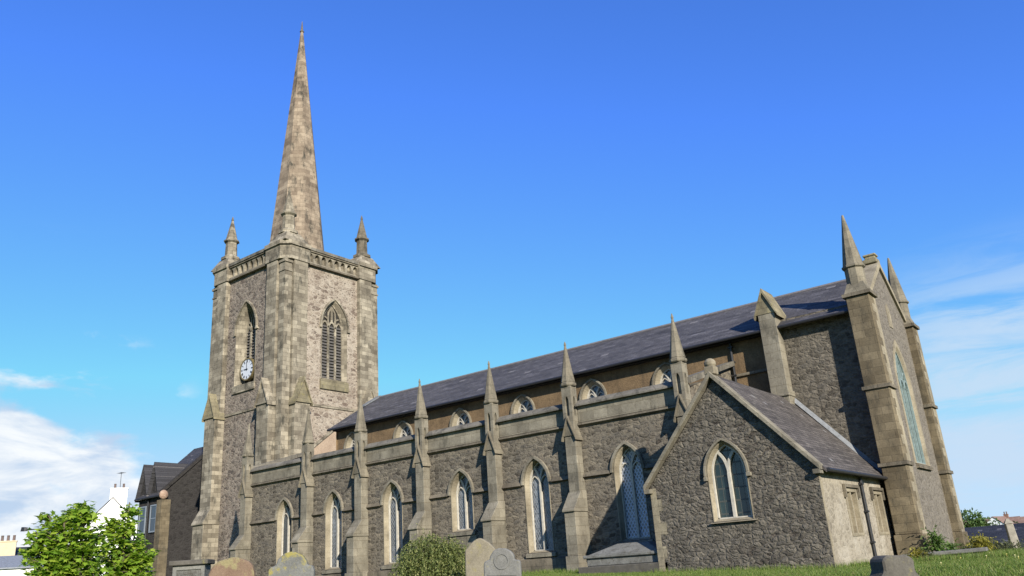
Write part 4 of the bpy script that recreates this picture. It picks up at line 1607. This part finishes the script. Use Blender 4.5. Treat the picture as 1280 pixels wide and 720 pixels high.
def tree(label, px, depth, top, w, seed, mat, n=4200, L=.45, group=None):
    rr = random.Random(seed)
    x, y = at(px, depth, 660)
    gz = ground_z(x, y) - .3
    h = top - gz
    root = thing('broadleaf_tree', label, 'tree', (x, y, gz), group)
    tr, cr = MB(), MB()
    tr.tube([(0, 0, 0), (.1, 0, h * .3), (0, .1, h * .55), (.05, .05, h * .8)], [.32, .24, .15, .05], 8)
    for k in range(16):
        a = rr.uniform(0, 6.28)
        f = rr.uniform(.35, .9)
        r = w * rr.uniform(.25, .75) * (1.15 - f * .6)
        c = Vector((r * math.cos(a), r * math.sin(a), h * f))
        tr.tube([(0, 0, h * f * .6), c * .6 + Vector((0, 0, h * f * .3)), c], [.1, .06, .02], 5)
        rad = w * rr.uniform(.28, .45)
        for j in range(n // 16):
            u = rnd_unit(rr)
            leaf(cr, c + Vector((u.x, u.y, u.z * .75)) * rad * (1 - abs(rr.gauss(0, .25))), u + rnd_unit(rr), Vector((0, 0, 1)) + rnd_unit(rr) * .6, L * rr.uniform(.6, 1.2), L * .6)
    tr.build('trunk', BARK, root, smooth=True)
    cr.build('crown', mat, root, fix=False)


# ------------------------------------------------------------------ town on the right
tree('green rounded tree just right of the church, above the grey slate roof', 1208, 92, top_z(1210, 644, 92), 3.2, 41, LEAF_FAR, 4500, .32)
tree('dark small tree among the hillside houses', 1258, 150, top_z(1258, 653, 150), 2.6, 42, LEAF_DULL, 1400, .5)


def long_house():
    d = 62.0
    ax, ay = at(1196, d, 680)
    bx, by = at(1292, d * .93, 676)
    u = Vector((bx - ax, by - ay, 0))
    Ln = u.length
    u.normalize()
    ax, ay, Ln = ax - u.x * 9, ay - u.y * 9, Ln + 9
    v = Vector((-u.y, u.x, 0))
    ze, zr = top_z(1240, 687, d), top_z(1240, 659, d)
    gz = ground_z(ax, ay) - .5
    root = thing('slate_roofed_house', 'low building with one long plain dark slate roof, right of the church', 'house', (ax, ay, gz))
    A = Vector((ax, ay, 0))

    def pt(a, b, z):
        q = A + u * a + v * b
        return (q.x, q.y, z)
    m = MB()
    m.hexa([pt(0, 0, gz), pt(Ln, 0, gz), pt(Ln, 6, gz), pt(0, 6, gz), pt(0, 0, ze), pt(Ln, 0, ze), pt(Ln, 6, ze), pt(0, 6, ze)])
    under(m.build('wall', CREAM, None), root)
    m = MB()
    for s_, b0 in ((0, -.3), (1, 6.3)):
        p = [pt(-.3, b0, ze - .08), pt(Ln + .3, b0, ze - .08), pt(Ln + .3, 3, zr), pt(-.3, 3, zr)]
        m.hexa(p + [(x, y, z + .12) for x, y, z in p])
    under(m.build('roof', SLATE_F, None), root)
    m = MB()
    q0, q1 = pt(-.3, -.36, ze - .1), pt(Ln + .3, -.36, ze - .1)
    m.tube([q0, q1], .08, 6)
    under(m.build('gutter', IRON, None), root)


long_house()


def simple_house(name, label, cx, cy, gz, w, dp, ze, zr, rot, wm, rm, wins=(), chim=(), group=None, gable_front=False, cat='house'):
    """gabled house; ridge along local x (or local y when gable_front). wins: (a, z, w, h) on the front"""
    root = thing(name, label, cat, (cx, cy, gz), group)
    root.rotation_euler = (0, 0, R(rot))
    he, hr = ze - gz, zr - gz
    m = MB()
    x0_, x1_, y0_, y1_ = -w / 2, w / 2, -dp / 2, dp / 2
    m.box(x0_, x1_, y0_, y1_, 0, he)
    if gable_front:
        m.prism(Frame((0, y0_, 0), (1, 0, 0), (0, -1, 0)), [(x0_, he), (x1_, he), (0, hr)], -dp, 0)
    else:
        m.prism(Frame((x1_, 0, 0), (0, 1, 0), (1, 0, 0)), [(y0_, he), (y1_, he), (0, hr)], -w, 0)
    m.build('wall', wm, root)
    m = MB()
    o = .25
    half = (w if gable_front else dp) / 2
    dz = (hr - he) / half * o
    for s_ in (-1, 1):
        if gable_front:
            p = [(s_ * (w / 2 + o), y0_ - o * .4, he - dz + .02), (s_ * (w / 2 + o), y1_ + o, he - dz + .02), (0, y1_ + o, hr + .02), (0, y0_ - o * .4, hr + .02)]
        else:
            p = [(x0_ - o * .4, s_ * (dp / 2 + o), he - dz + .02), (x1_ + o * .4, s_ * (dp / 2 + o), he - dz + .02), (x1_ + o * .4, 0, hr + .02), (x0_ - o * .4, 0, hr + .02)]
        m.hexa(p + [(a, b, c + .12) for a, b, c in p])
    m.build('roof', rm, root)
    F = Frame((0, y0_, 0), (1, 0, 0), (0, -1, 0))
    for (a, z, ww, hh) in wins:
        f = MB()
        O = [(a - ww / 2 - .07, z - .07), (a + ww / 2 + .07, z - .07), (a + ww / 2 + .07, z + hh + .07), (a - ww / 2 - .07, z + hh + .07)]
        I = [(a - ww / 2, z), (a + ww / 2, z), (a + ww / 2, z + hh), (a - ww / 2, z + hh)]
        f.ring(F, O, I, 0, .05)
        f.fbox(F, a - ww / 2, a + ww / 2, z + hh / 2 - .03, z + hh / 2 + .03, .004, .04)
        fr = f.build('window', SASH, root)
        g = MB()
        g.tri_poly(F, I, [], .012)
        g.build('pane', WINDOWGLASS, fr, fix=False)
    for (a, b, zt, cw, cdp, npot, cmat) in chim:
        f = MB()
        zb = he * .6 if not gable_front else he * .6
        f.box(a - cw / 2, a + cw / 2, b - cdp / 2, b + cdp / 2, zb, zt - gz - .12)
        f.box(a - cw / 2 - .06, a + cw / 2 + .06, b - cdp / 2 - .06, b + cdp / 2 + .06, zt - gz - .12, zt - gz)
        ch = f.build('chimney', cmat, root)
        f = MB()
        for k in range(npot):
            q = a - cw / 2 + cw * (k + .5) / npot
            f.lathe(q, b, [(.14, zt - gz), (.12, zt - gz + .45), (.15, zt - gz + .5), (.10, zt - gz + .55)], 8, 0)
        f.build('chimney_pots', POT, ch)
    return root


# hillside houses, far right
for k, (px, py, d, w, lab, wm, rm, gf) in enumerate([
        (1250, 646, 215, 6.5, 'hillside house with a white gable facing the church', WHITEWASH, REDTILE, True),
        (1236, 649, 222, 13, 'brown roofed hillside house left of the white gable', BRICKBROWN, REDTILE, False),
        (1222, 655, 228, 10, 'brown roofed hillside house lowest and nearest the green tree', BRICKBROWN, REDTILE, False),
        (1272, 647, 218, 10, 'hillside house with brown roof at the right edge', WHITEWASH, REDTILE, False)]):
    x, y = at(px, d, 655)
    zr = top_z(px, py, d)
    simple_house('hillside_house', lab, x, y, zr - 7.5, w, 8, zr - 2.6, zr, -8 + k * 3, wm, rm, [(-1.3, 3, .9, 1.1), (1.3, 3, .9, 1.1)], [(w * .3, 0, zr + .8, .9, .6, 2, BRICKBROWN)] if not gf else (), 'houses on the hillside', gf)

x, y = at(1272, 46, 690)
zt = top_z(1268, 651, 46)
post = thing('stone_post', 'weathered grey leaning post in front of the long slate roof', 'post', (x, y, ground_z(x, y) - .2))
m = MB()
hh = zt - ground_z(x, y) + .2
m.hexa([(-.2, -.18, 0), (.2, -.18, 0), (.2, .18, 0), (-.2, .18, 0), (-.16, -.14, hh - .1), (.16, -.14, hh - .1), (.16, .14, hh - .1), (-.16, .14, hh - .1)])
m.build('shaft', TIMBER, post, bevel=.03)
m = MB()
m.hexa([(-.19, -.17, hh - .1), (.19, -.17, hh - .1), (.19, .17, hh - .1), (-.19, .17, hh - .1), (-.05, -.05, hh + .12), (.05, -.05, hh + .12), (.05, .05, hh + .12), (-.05, .05, hh + .12)])
m.build('cap', TIMBER, post)
post.rotation_euler = (0, R(-3), R(20))

# ------------------------------------------------------------------ buildings on the left
# gabled terrace beyond the tower, walls coloured dark for the tower's shadow
HX = -76.0


def dark_terrace():
    yk, zk = 43.35, 9.15      # south eave of the gable end
    yr, zr = 49.0, 14.2
    gz = -3.0
    x_end, x_far = HX, HX - 4.6
    root = thing('terrace_house', 'gabled stone terrace house with dormer gables beyond the tower, tower shadow coloured into its walls', 'house', (HX, yk, gz))
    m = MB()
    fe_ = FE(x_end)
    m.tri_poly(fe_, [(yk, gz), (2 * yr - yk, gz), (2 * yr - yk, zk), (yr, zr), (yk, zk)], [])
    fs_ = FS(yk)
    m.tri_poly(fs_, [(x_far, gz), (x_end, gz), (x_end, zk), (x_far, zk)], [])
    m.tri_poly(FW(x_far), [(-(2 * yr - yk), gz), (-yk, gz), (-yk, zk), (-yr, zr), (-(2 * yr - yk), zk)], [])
    under(m.build('wall', SHADEWALL, None, fix=False), root)
    m = MB()
    for s_ in (0, 1):
        ye = yk - .35 if s_ == 0 else 2 * yr - yk + .35
        p = [(x_far, ye, zk - .3), (x_end - .1, ye, zk - .3), (x_end - .1, yr, zr), (x_far, yr, zr)]
        m.hexa(p + [(a, b, c + .15) for a, b, c in p])
    under(m.build('roof', SLATE_F, None), root)
    # coped verge with kneeler
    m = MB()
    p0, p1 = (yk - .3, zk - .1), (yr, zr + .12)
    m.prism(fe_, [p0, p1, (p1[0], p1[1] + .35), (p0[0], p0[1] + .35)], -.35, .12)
    under(m.build('verge_coping', SHADEWALL, None), root)
    m = MB()
    m.lathe(0, 0, [(.05, 0), (.5, .04), (.62, .2), (.5, .36), (.05, .4)], 14)
    for i, (a, b, c) in enumerate(m.v):
        m.v[i] = (x_end + .1 + c, yk - .25 + a * .75, zk - .25 + b * .75)
    under(m.build('kneeler_stone', RUSTY, None, smooth=True), root)
    # lit pilaster at the corner
    m = MB()
    m.box(x_end - .5, x_end + .35, yk - .45, yk + .5, gz, zk - .7)
    under(m.build('corner_pilaster', ASH_PIER, None), root)
    # two dormer gables on the south front
    for k, cx in enumerate((x_end - 1.6, x_end - 3.6)):
        hw = .85
        z0, z1 = zk - .1, zk + 2.9
        f = Frame((0, yk - .06, 0), (1, 0, 0), (0, -1, 0))
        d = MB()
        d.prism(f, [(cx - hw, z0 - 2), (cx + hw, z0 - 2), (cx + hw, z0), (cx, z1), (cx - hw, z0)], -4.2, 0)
        dm = under(d.build('dormer_gable', SHADEWALL, None), root)
        d = MB()
        for s_ in (-1, 1):
            p = [(cx + s_ * (hw + .3), yk - .4, z0 - .4), (cx + s_ * (hw + .3), yk + 4.2, z0 - .4), (cx, yk + 4.2, z1 + .06), (cx, yk - .4, z1 + .06)]
            d.hexa(p + [(a, b, c + .14) for a, b, c in p])
        dr = d.build('dormer_roof', SLATE_F, None)
        dr.parent = dm
        for zz, hh_ in ((zk - 3.6, 2.6), (zk - 7.8, 2.4)):
            w_ = MB()
            O = [(cx - .6, zz), (cx + .6, zz), (cx + .6, zz + hh_), (cx - .6, zz + hh_)]
            I = [(cx - .48, zz + .13), (cx + .48, zz + .13), (cx + .48, zz + hh_ - .13), (cx - .48, zz + hh_ - .13)]
            w_.ring(f, O, I, -.02, .08)
            w_.fbox(f, cx - .48, cx + .48, zz + hh_ / 2 - .04, zz + hh_ / 2 + .04, .02, .06)
            wo = under(w_.build('window', SASH, None), root)
            g = MB()
            g.tri_poly(f, I, [], .025)
            gp = g.build('pane', WINDOWGLASS, None, fix=False)
            gp.parent = wo
    m = MB()
    m.tube([(x_far, yk - .45, zk - .3), (x_end, yk - .45, zk - .3)], .1, 6)
    m.tube([(x_end - 2.6, yk - .14, zk - .3), (x_end - 2.6, yk - .14, gz)], .08, 6)
    under(m.build('gutter', IRON, None), root)


dark_terrace()

# white gabled house behind the maples
d = 118.0
x, y = at(140, d, 650)
zr = top_z(142, 628, d)
simple_house('white_house', 'bright white rendered house with gable chimney and two dark pots, behind the maples', x, y, -6, 6.6, 11, top_z(142, 664, d), zr, 62, WHITEWASH, SLATE_F,
             [], [(0.6, -5.0, top_z(143, 616, d), 1.9, .9, 2, WHITEWASH)], None, True)
ax, ay = at(151, d - 3, 600)
aer = thing('tv_aerial', 'thin television aerial on a mast above the white chimney', 'aerial', (ax, ay, top_z(150, 622, d)))
m = MB()
hA = top_z(150, 594, d) - top_z(150, 622, d)
m.tube([(0, 0, 0), (0, 0, hA)], .03, 5)
m.build('mast', IRON, aer)
m = MB()
for q in (-.5, -.25, 0, .25, .5):
    m.tube([(q, -.35, hA - .1), (q, .35, hA - .1)], .016, 4)
m.tube([(-.6, 0, hA - .1), (.6, 0, hA - .1)], .02, 4)
m.build('antenna_rods', IRON, aer)

# cream house at the left edge
d = 105.0
x, y = at(6, d, 690)
simple_house('cream_house', 'cream rendered house with a broad chimney stack at the left edge', x, y, -7, 6.0, 9, top_z(12, 703, d), top_z(16, 686, d), 66, CREAM, SLATE_F,
             [(0.0, 3.2, 1.0, 1.3)], [(-.2, -3.6, top_z(5, 679, d), 2.6, .8, 5, CREAM)], None, False)
d = 92.0
x, y = at(4, d, 705)
simple_house('slate_roofed_house', 'low white house with pale slate roof below the cream house', x, y, -7, 5.5, 6, top_z(3, 712, d), top_z(3, 697, d), 66, WHITEWASH, plain('pale_slate', (0.16, 0.175, 0.2), .6), [(0, 2.6, 1.0, 1.2)], (), None, False)
# street lamp arm behind the maple
lx, ly = at(52, 60, 663)
lamp = thing('street_lamp', 'grey street lamp with a short horizontal arm, left of the maples', 'lamp post', (lx, ly, ground_z(lx, ly)))
zl = top_z(45, 662, 60) - ground_z(lx, ly)
m = MB()
m.tube([(0, 0, 0), (0, 0, zl)], [.08, .05], 8)
m.build('pole', IRON, lamp)
m = MB()
m.tube([(0, 0, zl), (-.45, -.35, zl + .03), (-.85, -.66, zl + .02)], .03, 6)
m.build('arm', IRON, lamp)
m = MB()
m.hexa([(-.78, -.7, zl - .04), (-.72, -.52, zl - .04), (-1.0, -.62, zl - .04), (-1.05, -.8, zl - .04), (-.78, -.7, zl + .18), (-.72, -.52, zl + .18), (-.95, -.62, zl + .22), (-1.0, -.78, zl + .22)])
m.build('lamp_head', IRON, lamp)

# ------------------------------------------------------------------ grass
def grass():
    rr = random.Random(5)
    m = MB()
    n = 0
    for _ in range(400000):
        y = rr.uniform(13, 40)
        x = rr.uniform(-30, 8)
        v = Vector((x, y, 0))
        # only where the ground can be seen
        zc = r2.dot(v)
        if zc < 5:
            continue
        px = 640 + CAM_F * r0.dot(v) / zc
        if px < 560 or px > 1320:
            continue
        if y > 30.6 and -17 < x < -9.6:
            continue
        if y > 33.9 and x < -9:
            continue
        dist = v.length
        if rr.random() > min(1.0, (dist / 30.0) ** 2.0):
            continue
        gz = ground_z(x, y) - .01
        for b in range(2):
            bx, by = x + rr.uniform(-.05, .05), y + rr.uniform(-.05, .05)
            h = rr.uniform(.04, .11)
            if (29.9 < y and -16.8 < x < -9.2) or y > 32.6:
                h *= rr.choice((1, 1.6, 2.6))     # unmown tufts along the walls
            a = rr.uniform(0, 6.28)
            wd = rr.uniform(.006, .012)
            lx_, ly_ = rr.uniform(-.05, .05), rr.uniform(-.05, .05)
            i = len(m.v)
            m.v += [(bx - wd * math.cos(a), by - wd * math.sin(a), gz), (bx + wd * math.cos(a), by + wd * math.sin(a), gz), (bx + lx_, by + ly_, gz + h)]
            m.f.append((i, i + 1, i + 2))
            n += 1
        if n > 230000:
            break
    o = m.build('grass', GRASSM, fix=False)
    o['kind'] = 'stuff'
    f = MB()
    for _ in range(45):
        y = rr.uniform(15, 38)
        x = rr.uniform(-8, 4)
        gz = ground_z(x, y) + rr.uniform(.06, .13)
        f.lathe(x, y, [(.006, gz - .1), (.006, gz), (.025, gz + .004), (.018, gz + .018), (.004, gz + .022)], 6)
    o = f.build('dandelion_flowers', plain('dandelion', (0.5, 0.42, 0.06), .8, c2=(.6, .58, .4), scale=2), fix=False)
    o['kind'] = 'stuff'


grass()
